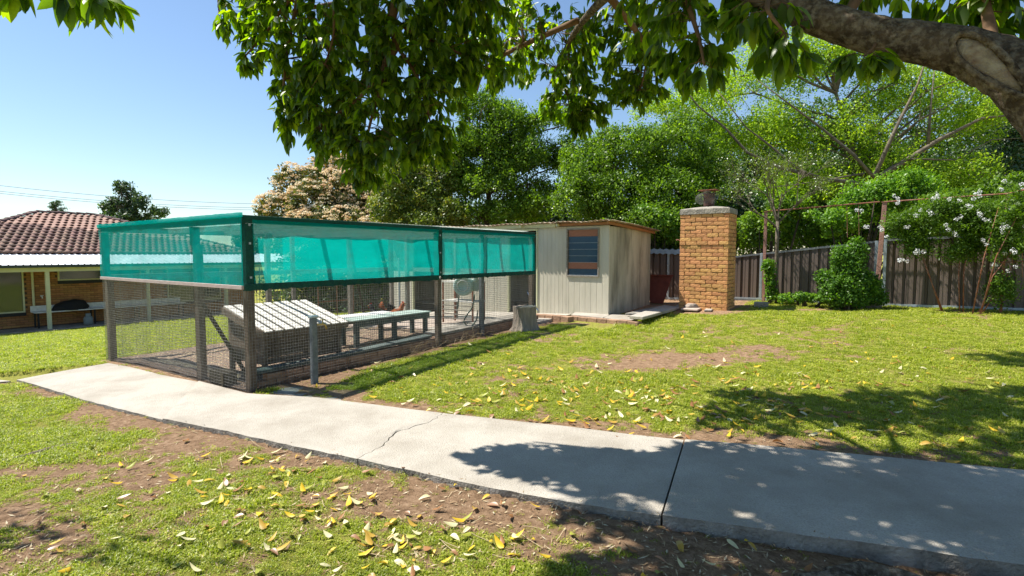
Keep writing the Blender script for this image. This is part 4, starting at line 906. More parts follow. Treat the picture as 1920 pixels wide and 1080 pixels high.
mb = MB(); mb.tube([(-.01, .3, 1.55), (-.06, .25, 1.56), (-.12, .22, 1.60), (-.16, .2, 1.59)], .012, 6); obj('hook', mb, M['pink_post'], ch)
# red tub leaning in the gap
rp_ = P(1234, 568, 13.6); rt_ = thing('red_panel', 'faded red tapered plastic tray leaning on the fence between shed and chimney', 'tray', (rp_.x, rp_.y, Tz(rp_.x, rp_.y)), SR)
mb = MB(); vs = [(-.22, .0, .02), (.12, 0, .02), (.30, .18, .72), (-.40, .18, .72), (-.22, .06, .02), (.12, .06, .02), (.27, .24, .70), (-.37, .24, .70)]
mb.add(vs, [(0, 1, 2, 3), (7, 6, 5, 4), (0, 4, 5, 1), (1, 5, 6, 2), (2, 6, 7, 3), (3, 7, 4, 0)]); obj('tray', mb, M['red'], rt_, bevel=.012)
mb = MB(); mb.beam((-.42, .17, .73), (.32, .17, .73), .05, .04); obj('rim', mb, M['red'], rt_)
# ------------------------------------------------------------------ stump
sp_ = Gg(985, 622); st = thing('tree_stump', 'weathered grey tree stump standing at the corner of the run', 'stump', sp_)
mb = MB(); n = 72; vs = []; prof = [(-.08, 1.42), (0, 1.34), (.04, 1.22), (.09, 1.12), (.15, 1.05), (.22, 1.0), (.29, .97), (.35, .96), (.41, .97), (.455, .98)]
for z, s in prof:
    for k in range(n):
        a = 2*math.pi*k/n; c_ = Vector((math.cos(a), math.sin(a), 0)); rr = .215*s*(1+.10*mnoise.noise(c_*1.7)+.26*(1.0-z)*mnoise.noise(Vector((c_.x*2.6, c_.y*2.6, z*1.2)))+.12*mnoise.noise(Vector((c_.x*7, c_.y*7, z*2.5)))*(1+(s-1)*6))
        vs.append((rr*c_.x, rr*c_.y, z+(.012*mnoise.noise(c_*3) if z > .4 else 0)))
mb.add(vs, [(i*n+k, i*n+(k+1) % n, (i+1)*n+(k+1) % n, (i+1)*n+k) for i in range(len(prof)-1) for k in range(n)]); obj('trunk', mb, M['stump'], st, True)
mb = MB(); m_ = len(prof)-1; vs = [Vector(vs[m_*n+k]) for k in range(n)]+[Vector(vs[m_*n+k])*Vector((1, 1, 1)) for k in range(n)]
for k in range(n): vs[n+k] = Vector((vs[k].x*.97, vs[k].y*.97, vs[k].z+.012))
mb.add(vs, [(k, (k+1) % n, n+(k+1) % n, n+k) for k in range(n)]+[tuple(range(n, 2*n))]); obj('cut_top', mb, M['stump_top'], st)
# ------------------------------------------------------------------ trellis posts and rails
def tpost(px, Y, ztop, m, w_, lean, label):
    p = P(px, 575, Y); g = Tz(p.x, p.y); t = thing('trellis_post', label, 'post', (p.x, p.y, g), FR)
    mb = MB(); mb.beam((0, 0, -.1), (lean, 0, ztop-g), w_, w_*.9); obj('post', mb, m, t, bevel=.004)
    mb = MB(); mb.box(lean-w_*.7, lean+w_*.7, -w_*.6, w_*.6, ztop-g+.001, ztop-g+.02); obj('post_cap', mb, M['rust'], t); return (p.x, p.y, ztop)
q1 = tpost(1431, 12.9, 2.60, M['pink_post'], .065, .0, 'faded red trellis post nearest the brick chimney'); q2 = tpost(1641, 11.6, 2.70, M['pink_post'], .085, .09, 'leaning faded red trellis post behind the round bush'); q3 = tpost(1877, 10.3, 2.73, M['rust'], .045, .0, 'thin rusty trellis post inside the white flowering climber')
def rod(name, label, pts, r, m, cat='rail', group=None):
    mb = MB(); mb.tube(pts, r, 6); return tag(obj(name, mb, m), label, cat, group)
q4 = tuple(P(2200, 330, 9.0))
rod('trellis_rail', 'rusty top rail from the first trellis post to the leaning one', [(q1[0], q1[1], q1[2]+.02), (q2[0], q2[1], q2[2]+.02)], .014, M['rust'])
rod('trellis_rail', 'rusty top rail above the white flowers between the last two posts', [(q2[0]+.1, q2[1], q2[2]+.02), (q3[0], q3[1], q3[2]+.02)], .014, M['rust'])
rod('trellis_rail', 'rusty top rail running out of view on the right', [(q3[0], q3[1], q3[2]+.02), (8.9, 9.1, 2.74)], .014, M['rust'])
rod('trellis_wire', 'rusty cross bar low between flower climber and fence', [P(1872, 492, 10.3), P(1990, 487, 9.6)], .008, M['rust'], 'wire'); rod('trellis_wire', 'rusty cross bar at mid height beside the last post', [P(1880, 430, 10.3), P(1990, 424, 9.6)], .008, M['rust'], 'wire')
for k, (x, y0, y1, Y) in enumerate(((1588, 386, 445, 11.95), (1610, 386, 446, 11.8), (1897, 360, 500, 10.1), (1916, 362, 520, 10.0))):
    rod('trellis_rod', ('thin rusty rod hanging left of the leaning post', 'thin rusty rod hanging closest to the leaning post', 'thin rusty rod just right of the last trellis post', 'rightmost thin rusty rod in the flowering climber')[k], [P(x, y0, Y), P(x+1, y1, Y)], .006, M['rust'], 'rod')
# solar light and blocks
slp = Gg(1848, 577); slt = thing('solar_light', 'small white solar light on a stake before the fence', 'garden light', slp, FR)
mb = MB(); mb.box(-.008, .008, -.008, .008, -.05, .12); obj('stake', mb, M['dark'], slt); mb = MB(); mb.box(-.06, .06, -.05, .05, .0, .025, TM((0, 0, .12)) @ Matrix.Rotation(.5, 4, 'X')); obj('panel', mb, M['solar'], slt)
mb = MB(); mb.box(-.045, .045, -.03, .03, .06, .115); obj('lamp_body', mb, M['black_metal'], slt)
def block(label, px, py, a, b, h, m): p = Gg(px, py); mb = MB(); mb.box(-a, a, -b, b, -.03, h); return tag(obj('concrete_block', mb, m, None, loc=p, rot=(0, 0, FR), bevel=.012), label, 'block')
block('dark block at the foot of the first trellis post', 1427, 577, .14, .08, .13, M['concrete_old']); block('grey block at the right foot of the round bush', 1635, 579, .17, .08, .12, M['concrete_old'])
flat_cap('concrete_slab', 'pale flat stone in the grass below the solar light', [(1872, 583), (1897, 584), (1900, 580), (1876, 579)], .0, .03, M['concrete'])
# ------------------------------------------------------------------ power lines, far red roof
for k, (ya, yb) in enumerate(((360, 384), (371, 390), (375, 394))):
    a = P(-60, ya-4, 60); b = P(700, yb+9, 75); pts = [a.lerp(b, t/16)+Vector((0, 0, -1.0*(1-(2*t/16-1)**2))) + Vector((0, 0, .9)) for t in range(17)]
    mb = MB(); mb.tube(pts, .028, 4); tag(obj('power_line', mb, M['galv_dark']), ('highest power line across the sky above the house', 'middle power line across the sky above the house', 'lowest power line across the sky above the house')[k], 'cable', 'power lines above the house')
nb = P(962, 418, 34); nh = thing('neighbour_house', 'distant red walled house glimpsed between tree trunks', 'house', (nb.x, nb.y, Tz(nb.x, nb.y)), .4)
zt = nb.z-nh.location.z; mb = MB(); mb.box(-1.5, 2.2, 0, 4, 0, zt+.1); obj('wall', mb, mat('red_wall', (.42, .10, .07), .8, (.33, .08, .06), 3), nh)
mb = MB(); mb.add([(-.5, -.6, zt+.0), (3.2, -.6, zt), (3.2, 4.5, zt), (-.5, 4.5, zt), (.9, 2, zt+1.1), (1.8, 2, zt+1.1)], [(0, 1, 5, 4), (1, 2, 5), (2, 3, 4, 5), (3, 0, 4)]); obj('roof', mb, mat('grey_pink_roof', (.38, .25, .25), .8, (.28, .2, .2), 12), nh)
# ------------------------------------------------------------------ foliage
def dirs(n, R=NR): v = R.normal(size=(n, 3)); return v/np.linalg.norm(v, axis=1)[:, None]
def leaf_cards(C, size, R=NR, nrm=None, spread=1.0, aspect=.5, droop=0., jit=.35, fold=.0):
    """kite shaped leaves at centres C: 4 verts, 2 triangles folded on the midrib"""
    n = len(C); a = dirs(n, R); a[:, 2] -= droop; a /= np.linalg.norm(a, axis=1)[:, None]
    m_ = dirs(n, R)*spread
    if nrm is not None: m_ += nrm
    b = np.cross(a, m_); b /= np.linalg.norm(b, axis=1)[:, None]+1e-9; nn = np.cross(a, b)
    s = size*(1+jit*R.uniform(-1, 1, n))[:, None]
    V = np.stack([C-a*s*.5, C+b*s*aspect*.5+nn*s*fold-a*s*.05, C+a*s*.5, C-b*s*aspect*.5+nn*s*fold-a*s*.05], 1)
    k = (np.arange(n)*4)[:, None]
    return V.reshape(-1, 3), np.concatenate([k+[0, 1, 2], k+[0, 2, 3]], 0), n
def clumps(ells, n, R=NR, shell=.55, low=-.6):
    """n clump centres spread through ellipsoids (cx,cy,cz,rx,ry,rz), most near the outside"""
    w_ = np.array([e[3]*e[4]+e[4]*e[5]+e[3]*e[5] for e in ells]); w_ = w_/w_.sum(); out = []; nm = []
    for e, k in zip(ells, R.multinomial(n, w_)):
        d = dirs(k*3, R); d = d[d[:, 2] > low][:k]; r = (shell+(1-shell)*R.uniform(0, 1, len(d))**.7)[:, None]
        out.append(np.array(e[:3])+d*r*np.array(e[3:6])); nm.append(d)
    return np.concatenate(out), np.concatenate(nm)
def crown(name, parent, ells, n_cl, per, cl_r, leaf, m, seed, shell=.5, aspect=.55, droop=.1, tint=(0, 1), up=.7, flat=1.0, low=-.6, holes=0., hscale=.8, gap_seed=3):
    n_cl = int(n_cl*1.55); leaf *= 1.08
    R = np.random.RandomState(seed); C, D = clumps(ells, n_cl, R, shell, low)
    if holes > 0:
        h = np.array([mnoise.noise(Vector(c*hscale)+Vector((gap_seed*7.7, 0, 0))) for c in C]); keep = h > np.quantile(h, holes); C, D = C[keep], D[keep]
    k = len(C); ct = R.uniform(0, 1, k); sz = R.uniform(.6, 1.3, k)
    off = dirs(k*per, R)*(R.uniform(0, 1, k*per)**.5)[:, None]; off[:, 2] *= flat; idx = np.repeat(np.arange(k), per)
    P_ = C[idx]+off*cl_r*sz[idx][:, None]; nr = D[idx]*.5+off*.6+np.array([0, 0, up])
    V, F, n = leaf_cards(P_, leaf, R, nr, .8, aspect, droop)
    t = np.clip(ct[idx]*.55+R.uniform(0, .45, len(idx)), 0, 1)*(tint[1]-tint[0])+tint[0]
    me = npmesh(name, V, F, m, np.repeat(t, 4)); o = put(name, me, parent); return o, C
def tree_root(name, label, cat, x, y, group=None): return thing(name, label, cat, (x, y, Tz(x, y)-.02), 0, group)
def limbs(parent, trunk_pts, rad, targets, m, n=7, seed=0, rr=(.05, .012), name='trunk', start=.35, maxn=40):
    R = random.Random(seed); mb = MB(); base = Vector(parent.location); mb.tube([Vector(p)-base for p in trunk_pts], rad, n, wob=.04); obj(name, mb, m, parent, True)
    mb = MB(); L = [Vector(p) for p in trunk_pts]; T_ = list(targets); R.shuffle(T_)
    for c in T_[:maxn]:
        c = Vector(c); best = None
        for i in range(len(L)-1):
            for t in (0, .25, .5, .75):
                q = L[i].lerp(L[i+1], t); frac = (i+t)/(len(L)-1)
                if frac < start or q.z > c.z-.1*(c-q).length*0: continue
                d = (c-q).length+abs(.6*(c-q).length-(c.z-q.z))*.6
                if best is None or d < best[0]: best = (d, q)
        if not best: q = L[-1]
        else: q = best[1]
        mid = q.lerp(c, .5)+Vector((R.uniform(-.15, .15), R.uniform(-.15, .15), .12))*(c-q).length; l = (c-q).length; r0 = min(rr[0], rr[1]+l*.02)
        pts = [q, q.lerp(mid, .5)+Vector((R.uniform(-.05, .05),)*3)*l, mid, mid.lerp(c, .5)+Vector((R.uniform(-.08, .08), R.uniform(-.08, .08), 0))*l, c]
        mb.tube([p-base for p in pts], [r0, r0*.8, r0*.6, r0*.4, r0*.2], 5, cap=False)
        for _ in range(3):
            k = R.choice(pts[1:4]); e = k+Vector((R.uniform(-.5, .5), R.uniform(-.5, .5), R.uniform(0, .6)))*l*.5; mb.tube([p-base for p in (k, k.lerp(e, .5)+Vector((0, 0, .04)), e)], [r0*.35, r0*.22, r0*.1], 4, cap=False)
    obj('branches', mb, m, parent, True)
def E(px, py, Y, rx, rz, ry=None): p = P(px, py, Y); return (p.x, p.y, p.z, rx, ry or rx, rz)
def sub(o, parent):       # crown meshes are made in world coordinates: shift them under their tree
    o.data.transform(TM(-Vector(parent.location))); return o
LM = {
 'dark': leafmat('dark_leaf', (.018, .05, .010), (.045, .115, .014), (.10, .21, .022), .38, .14),
 'mid': leafmat('mid_leaf', (.035, .08, .007), (.12, .23, .014), (.30, .46, .025), .52, .055),
 'bright': leafmat('bright_leaf', (.05, .13, .010), (.14, .30, .018), (.30, .47, .035), .5, .07),
 'spring': leafmat('spring_leaf', (.10, .19, .012), (.26, .41, .022), (.50, .63, .05), .55, .05),
 'olive': leafmat('olive_leaf', (.045, .085, .010), (.15, .23, .016), (.38, .33, .03), .45, .10),
 'rusty': leafmat('russet_leaf', (.045, .075, .012), (.11, .14, .025), (.36, .20, .07), .4, .10),
 'blossom': leafmat('cream_blossom', (.72, .46, .26), (.88, .74, .52), (.95, .90, .76), .3, .0, tcol=(1.1, 1, .8)),
 'grey': leafmat('far_leaf', (.025, .055, .025), (.05, .10, .04), (.09, .15, .05), .4, .08),
 'seed': leafmat('brown_seed', (.18, .12, .06), (.30, .22, .12), None, .4, .03),
 'white': leafmat('white_petal', (.70, .70, .72), (.85, .85, .86), None, .35, .02, tcol=(1, 1, 1)),
 'canopy': leafmat('canopy_leaf', (.035, .070, .007), (.085, .15, .009), (.19, .26, .016), .60, .04, .42, tcol=(2.9, 3.0, .35)),
}
# -- far left trees
t = tree_root('gum_tree', 'tall loose grey green tree rising behind the tiled roof', 'tree', *P(245, 400, 36)[:2], None)
e = [E(232, 372, 36, .8, 1.15), E(212, 392, 36, .65, .75), E(262, 385, 36, .9, .8), E(292, 402, 36, .7, .5), E(240, 415, 36, 1.7, .8), E(225, 352, 36, .35, .5)]
o, C = crown('crown', t, e, 260, 26, .28, .17, LM['grey'], 21, shell=.3, holes=.25, hscale=1.2); sub(o, t); tp_ = P(245, 400, 36); limbs(t, [t.location, (tp_.x, tp_.y, 1.5), (tp_.x-.2, tp_.y, 4.2)], [.25, .2, .06], C[:25], M['bark_grey'], seed=2)
t = tree_root('pine_tree', 'small dark windswept pine tip just above the roof ridge', 'tree', *P(104, 400, 42)[:2])
pc = P(102, 395, 42); b0 = Vector(t.location); mb = MB(); mb.tube([Vector((0, 0, 0)), Vector((0, 0, pc.z-b0.z)), Vector((.15, 0, pc.z-b0.z+.75))], [.2, .08, .02], 6); obj('trunk', mb, M['bark_dark'], t)
pts = []; mb = MB()
for k in range(16):
    z = pc.z-b0.z-.6+k*.085; L_ = 1.0*(1-k/20)*rnd.uniform(.6, 1.1); a = rnd.choice([0, math.pi])+rnd.uniform(-.5, .5); q = Vector((.1, 0, z)); ee = q+Vector((math.cos(a)*L_, math.sin(a)*L_, L_*.25-.05)); mb.tube([q, q.lerp(ee, .5)+Vector((0, 0, .08)), ee], [.03, .02, .008], 4); pts += [q.lerp(ee, s) for s in (.3, .45, .6, .7, .8, .9, 1)]
obj('branches', mb, M['bark_dark'], t); C = np.array([list(p) for p in pts]); C = np.repeat(C, 22, 0)+NR.normal(size=(len(pts)*22, 3))*[.11, .11, .05]; V, F, n = leaf_cards(C, .16, aspect=.2); put('crown', npmesh('crown', V, F, LM['dark'], NR.uniform(0, .6, len(V))), t)

# -- backdrop hedges (far shrubs that close the view)
def shrub(name, label, cat, ells, ncl, per, clr, leaf, lm, seed, bark='bark_dark', group=None, stems=6, sr=1., **kw):
    c = np.mean([x[:2] for x in ells], 0); t = tree_root(name, label, cat, c[0], c[1], group); o, C = crown('foliage', t, ells, ncl, per, clr, leaf, LM[lm], seed, **kw); sub(o, t)
    mb = MB(); R = random.Random(seed); b = Vector(t.location); zc = max(x[2] for x in ells)-b.z
    for _ in range(stems):
        q = Vector(C[R.randrange(len(C))])-b; s = Vector((q.x*.35, q.y*.35, 0)); s.z = Tz(b.x+s.x, b.y+s.y)-b.z-.05; mb.tube([s, s.lerp(q, .5)+Vector((R.uniform(-.1, .1), 0, .1)), q], [.035*sr, .025*sr, .008*sr], 5)
    obj('stems', mb, M[bark], t, True); return t
shrub('flowering_hedge', 'dark hedge in deep shade behind the run', 'hedge', [E(600, 540, 19.5, 2.2, 1.3, 1.0), E(700, 540, 18.5, 1.6, 1.3, .9), E(640, 470, 19.5, 2.6, 1.0, 1)], 700, 26, .30, .11, 'dark', 31, shell=.1, low=-1)
shrub('garden_shrub', 'far green shrub seen above the end of the veranda roof', 'shrub', [E(470, 450, 40, 1.2, .9), E(500, 462, 38, 1.6, .8)], 200, 24, .3, .2, 'grey', 32, low=-1)
shrub('dark_backdrop', 'deep green mass of far trees behind the spring tree', 'trees', [E(1330, 330, 24, 3.5, 3.2, 1), E(1500, 330, 24, 3.5, 3.6, 1), E(1700, 330, 23, 4, 3.8, 1), E(1900, 300, 23, 4, 4.4, 1)], 1500, 24, .42, .16, 'dark', 91, shell=.05, low=-1, stems=12, tint=(.1, .9))
shrub('far_hedge', 'low far hedge seen over the fence right of the chimney', 'hedge', [E(1400, 440, 19, 1.6, .9, .8), E(1560, 440, 18, 2.2, .8, .8), E(1740, 430, 17, 2.2, .8, .8), E(1920, 420, 16, 2, .8, .8)], 900, 24, .30, .10, 'mid', 93, shell=.05, low=-1, stems=8, tint=(.0, .8))
shrub('far_hedge', 'low far hedge closing the gap behind run and shed', 'hedge', [E(700, 440, 24, 4.5, .9, 1), E(880, 420, 24, 3.2, 1.1, 1), E(1060, 410, 23, 3.2, 1.4, 1)], 700, 24, .36, .13, 'dark', 92, shell=.05, low=-1, stems=8, tint=(.2, 1))
# -- blossom tree (photinia)
t = tree_root('blossom_tree', 'broad tree covered in cream and rust blossom left of centre', 'tree', *P(640, 400, 20)[:2])
e = [E(520, 392, 19.6, .75, .55), E(545, 352, 20, .62, .85), E(590, 385, 19.2, .95, .85), E(585, 345, 20, .7, .6), E(650, 370, 20, 1.2, 1.05), E(700, 395, 20, 1.2, .9), E(640, 420, 19.5, 1.9, .6), E(735, 355, 20.5, .9, 1.0), E(620, 320, 20.6, .8, .6), E(680, 330, 21, 1.2, .9)]
o, C = crown('crown', t, e, 1500, 22, .20, .10, LM['rusty'], 41, shell=.6, low=-.8); sub(o, t)
R = np.random.RandomState(42); B, D = clumps(e, 1900, R, .95, -.55); keep = D[:, 1] < .5; B, D = B[keep], D[keep]; per = 26; k = len(B)
off = dirs(k*per, R); off[:, 2] = np.abs(off[:, 2])*.6; idx = np.repeat(np.arange(k), per); sz = R.uniform(.07, .15, k)
V, F, n = leaf_cards(B[idx]+D[idx]*.06+off*sz[idx][:, None], .042, R, off+[0, 0, .4], .4, .95); tt = np.clip(R.uniform(0, 1, k)[idx]*.7+R.uniform(0, .3, k*per), 0, 1)
o = put('blossom', npmesh('blossom', V, F, LM['blossom'], np.repeat(tt, 4)), t); sub(o, t); tag(o, kind='stuff')
tb_ = Vector(t.location); limbs(t, [tb_, tb_+Vector((.1, 0, 1.4)), tb_+Vector((.2, 0, 2.4))], [.22, .17, .1], C[::12], M['bark_dark'], seed=4, maxn=35)
# -- hedge-like trees behind run and shed
t = tree_root('olive_tree', 'bushy yellow green tree with red tips beside the blossom tree', 'tree', *P(765, 400, 18.2)[:2])
e = [E(755, 350, 18.2, .95, 1.1), E(735, 395, 18, .85, .6), E(800, 380, 18, .85, .9), E(770, 320, 18.5, .6, .6), E(840, 400, 17.8, .8, .5), E(830, 330, 18.6, .9, 1.1), E(850, 270, 19, .7, .7), E(800, 420, 18, 1.2, .5)]
o, C = crown('crown', t, e, 1900, 28, .19, .075, LM['olive'], 43, shell=.5, holes=.12); sub(o, t); tb_ = Vector(t.location); limbs(t, [tb_, tb_+Vector((0, 0, 1.6)), tb_+Vector((.15, 0, 3.2))], [.14, .1, .05], C[::14], M['bark_grey'], seed=5)
t = tree_root('slender_tree', 'tall airy dark green tree with open crown behind the shed', 'tree', *P(900, 410, 18.6)[:2])
e = [E(905, 205, 18.8, .9, .75), E(880, 190, 19, .7, .5), E(960, 235, 18.5, 1.0, .75), E(900, 270, 18.6, 1.1, .7), E(1000, 290, 18.2, .9, .9), E(1030, 220, 18.6, .8, .6), E(930, 340, 18.2, 1.1, .8), E(870, 350, 18.5, .8, .8), E(840, 290, 18.8, .7, .7), E(1010, 370, 18, .9, .7), E(880, 400, 18.2, .9, .4), E(1060, 300, 18.5, .7, .8), E(950, 300, 18.8, 1.1, 1.0), E(870, 320, 19, 1.0, 1.0), E(960, 400, 18.6, 1.4, .6)]
o, C = crown('crown', t, e, 2500, 28, .24, .08, LM['mid'], 44, shell=.3, holes=.20, hscale=1.3); sub(o, t); tb_ = Vector(t.location)
limbs(t, [tb_, tb_+Vector((.05, 0, 1.5)), tb_+Vector((.3, 0, 3.2)), tb_+Vector((.2, 0, 5.3))], [.13, .11, .08, .03], C[::10], M['bark_dark'], seed=6, maxn=60)
for k, (px, Y, top) in enumerate(((868, 18.4, 330), (950, 18.8, 290), (985, 18, 330))):
    a = P(px, 430, Y); g = Tz(a.x, a.y); b = P(px+rnd.uniform(-12, 25), top, Y); st_ = thing('young_tree', ('left bare dark trunk behind the shed roof', 'middle bare dark trunk behind the shed roof', 'right bare dark trunk behind the shed roof')[k], 'tree trunk', (a.x, a.y, g), 0, 'trunks behind the shed roof'); bb = Vector(st_.location)
    mb = MB(); mb.tube([Vector((0, 0, -.1)), (a-bb)*1.0, (a-bb).lerp(b-bb, .5)+Vector((.1, 0, 0)), b-bb], [.09, .075, .05, .02], 6, wob=.05)
    for _ in range(9): s = rnd.uniform(.35, .95); q = (a-bb).lerp(b-bb, s); ee = q+Vector((rnd.uniform(-.8, .8), rnd.uniform(-.3, .3), rnd.uniform(.1, .6))); mb.tube([q, q.lerp(ee, .5)+Vector((0, 0, .05)), ee], [.022, .014, .005], 4)
    obj('trunk', mb, M['bark_dark'], st_, True)
t = tree_root('dense_tree', 'dense rounded deep green tree directly behind shed and chimney', 'tree', *P(1200, 420, 17)[:2])
e = [E(1110, 330, 16.4, .95, .8), E(1180, 290, 16.8, 1.15, .85), E(1260, 285, 17, 1.15, .85), E(1320, 310, 16.8, .8, .9), E(1160, 370, 16.2, 1.2, .75), E(1250, 370, 16.2, 1.2, .9), E(1330, 380, 16.4, .75, .9), E(1080, 380, 16.2, .7, .6), E(1210, 420, 16, 1.6, .6), E(1290, 240, 17.4, .8, .45), E(1250, 450, 16.6, .8, .5), E(1090, 300, 17, .6, .7), E(1140, 270, 17.2, .6, .5)]
o, C = crown('crown', t, e, 2900, 28, .26, .078, LM['mid'], 45, shell=.62, low=-.9, tint=(0, 1), holes=.15, hscale=1.6); sub(o, t); tb_ = Vector(t.location); limbs(t, [tb_, tb_+Vector((0, 0, 1.5)), tb_+Vector((.2, 0, 3.2))], [.2, .16, .08], C[::20], M['bark_dark'], seed=7)
shrub('climbing_vine', 'bright light green vine foliage spilling over beside the chimney', 'vine', [E(1238, 418, 14.9, .50, .36, .4), E(1210, 400, 15, .35, .25, .3), E(1262, 440, 14.9, .25, .25, .3)], 260, 30, .13, .075, 'bright', 46, shell=.4, low=-.8, stems=5)
shrub('dark_shrub', 'dark shrub tucked between fence and brick chimney', 'shrub', [E(1240, 450, 16, .8, .5, .5), E(1400, 400, 16, .8, .8, .5)], 260, 26, .2, .08, 'dark', 47, shell=.2, low=-1)
# -- spring green tree
t = tree_root('spring_tree', 'large light green spring tree with pale spreading limbs at right', 'tree', *P(1600, 430, 18)[:2])
e = [E(1230, 205, 19.5, 1.0, .6), E(1330, 190, 19, 1.3, 1.0), E(1440, 130, 19, 1.6, 1.3), E(1560, 120, 18.6, 1.7, 1.4), E(1440, 250, 18.4, 1.5, 1.2), E(1570, 260, 18, 1.6, 1.3), E(1690, 180, 18, 1.6, 1.4), E(1800, 230, 17.6, 1.3, 1.2), E(1660, 320, 17.4, 1.4, 1.0), E(1500, 350, 17.4, 1.4, .9), E(1780, 340, 17, 1.4, .9), E(1850, 130, 18, 1.4, 1.3), E(1340, 260, 18.5, .9, .7), E(1420, 380, 17.4, .9, .6)]
o, C = crown('crown', t, e, 6000, 15, .27, .072, LM['spring'], 48, shell=.2, holes=.22, hscale=1.1, aspect=.6, up=.6, flat=1); sub(o, t); tb_ = Vector(t.location)
R = np.random.RandomState(5); Sd = C[R.randint(0, len(C), 900)]; idx = np.repeat(np.arange(900), 6); V, F, n = leaf_cards(Sd[idx]+R.normal(size=(5400, 3))*[.04, .04, .09], .05, R, droop=1.5); o = put('seed_clusters', npmesh('seed_clusters', V, F, LM['seed'], R.uniform(0, 1, len(V))), t); sub(o, t); tag(o, kind='stuff')
limbs(t, [tb_, P(1640, 400, 17.6), P(1615, 330, 17.6), P(1590, 250, 17.8), P(1560, 150, 18.2)], [.22, .17, .13, .09, .03], C[::26], M['bark_grey'], seed=8, maxn=45, rr=(.05, .01), start=.3)
# named limbs of that tree
for pts, r0 in (([(1650, 330), (1700, 300), (1760, 262), (1840, 222), (1900, 215)], .10), ([(1640, 335), (1600, 290), (1540, 240), (1480, 195), (1420, 150)], .06), ([(1625, 345), (1540, 335), (1450, 310), (1400, 285), (1360, 240), (1310, 200), (1270, 150)], .07), ([(1640, 330), (1680, 240), (1720, 160), (1740, 100)], .07), ([(1700, 298), (1790, 300), (1860, 262), (1930, 258)], .03), ([(1560, 340), (1500, 320), (1440, 270), (1400, 240), (1330, 150)], .05), ([(1740, 270), (1745, 200), (1752, 130)], .05), ([(1620, 325), (1560, 335), (1500, 345), (1440, 352)], .03)):
    mb = MB(); q = [P(a, b, 16.2+.1*i)-tb_ for i, (a, b) in enumerate(pts)]; mb.tube(q, [r0*(1-.8*i/(len(q)-1)) for i in range(len(q))], 7, wob=.05); obj('limb', mb, M['bark_grey'], t, True)
# -- evergreens and low growth behind the fence
t = tree_root('evergreen_tree', 'dark evergreen tree in shade at the far right', 'tree', *P(1880, 400, 20)[:2]); e = [E(1890, 280, 19.5, 1.8, 1.5), E(1830, 340, 19, 1.5, 1.2), E(1960, 200, 20, 2, 2.2)]
o, C = crown('crown', t, e, 800, 26, .3, .11, LM['dark'], 49, shell=.3, low=-1, tint=(0, .6)); sub(o, t); tb_ = Vector(t.location); limbs(t, [tb_, tb_+Vector((0, 0, 3)), tb_+Vector((0, 0, 5))], [.25, .2, .1], C[::40], M['bark_dark'], seed=9)
shrub('garden_shrub', 'dark leafy shrub behind the fence under the spring tree', 'shrub', [E(1500, 400, 20, 2.6, 1.4, 1), E(1750, 400, 19, 2.8, 1.4, 1), E(1650, 330, 21, 3.5, 1.6, 1), E(1420, 330, 21, 1.4, 1.8, 1)], 1300, 24, .32, .12, 'dark', 50, shell=.1, low=-1, stems=10)
shrub('garden_shrub', 'yellow green shrub topping the fence left of the leaning post', 'shrub', [E(1560, 415, 14.2, .75, .38, .45), E(1620, 380, 14.5, .9, .55, .5), E(1510, 440, 14, .45, .25, .4), E(1700, 360, 14, 1.0, .6, .5)], 620, 24, .17, .075, 'bright', 51, shell=.3, low=-1, stems=12, holes=.15)
shrub('garden_shrub', 'loose green shrub above the fence right of the chimney', 'shrub', [E(1410, 430, 14.6, .6, .5, .4), E(1480, 400, 14.8, .7, .7, .4)], 280, 24, .17, .075, 'mid', 52, shell=.2, low=-1, stems=12, holes=.2)
shrub('garden_shrub', 'shady green shrub over the fence behind the flowers', 'shrub', [E(1800, 400, 12.6, 1.2, .55, .4), E(1900, 380, 12, 1.1, .6, .4)], 520, 24, .17, .075, 'mid', 53, shell=.2, low=-1, stems=12, tint=(0, .8))
# -- round bush
t = shrub('round_bush', 'dense dark green bush growing before the fence', 'bush', [E(1594, 532, 11.45, .38, .40, .36), E(1592, 500, 11.45, .30, .34, .26), E(1566, 542, 11.4, .27, .30, .26), E(1626, 540, 11.4, .25, .32, .25), E(1606, 470, 11.45, .18, .24, .15), E(1575, 480, 11.45, .14, .22, .15), E(1590, 560, 11.4, .42, .18, .3), E(1648, 560, 11.3, .14, .12, .1), E(1545, 520, 11.5, .12, .12, .1)], 760, 30, .12, .052, 'bright', 54, shell=.5, low=-.8, tint=(-.15, .62), stems=14)
shrub('low_plant', 'low leafy runners trailing left of the round bush', 'plant', [E(1510, 558, 11.9, .32, .10, .15), E(1475, 560, 12.1, .18, .08, .12), E(1545, 560, 11.7, .2, .10, .15)], 90, 26, .07, .055, 'bright', 55, low=-.9, stems=5)
t = shrub('sapling', 'small upright leafy sapling beside the first trellis post', 'sapling', [E(1444, 520, 12.5, .10, .36, .1), E(1440, 500, 12.5, .12, .16, .1), E(1449, 552, 12.5, .13, .12, .1)], 60, 24, .07, .06, 'bright', 56, low=-1, stems=3)
for k, (a, b) in enumerate(((1557, 572), (1572, 576), (1588, 577), (1612, 577))):
    p = Gg(a, b+3); mb = MB(); mb.tube([(0, 0, -.05), (.01, 0, .10), (.03*(k-1.5), 0, .22)], [.07, .055, .05], 9, wob=.12); tag(obj('cut_stump', mb, M['stump'], None, True, loc=p), ('leftmost short cut stump under the round bush', 'second short cut stump from the left under the round bush', 'third short cut stump from the left under the round bush', 'rightmost short cut stump under the round bush')[k], 'stump', 'cut stumps under the round bush')
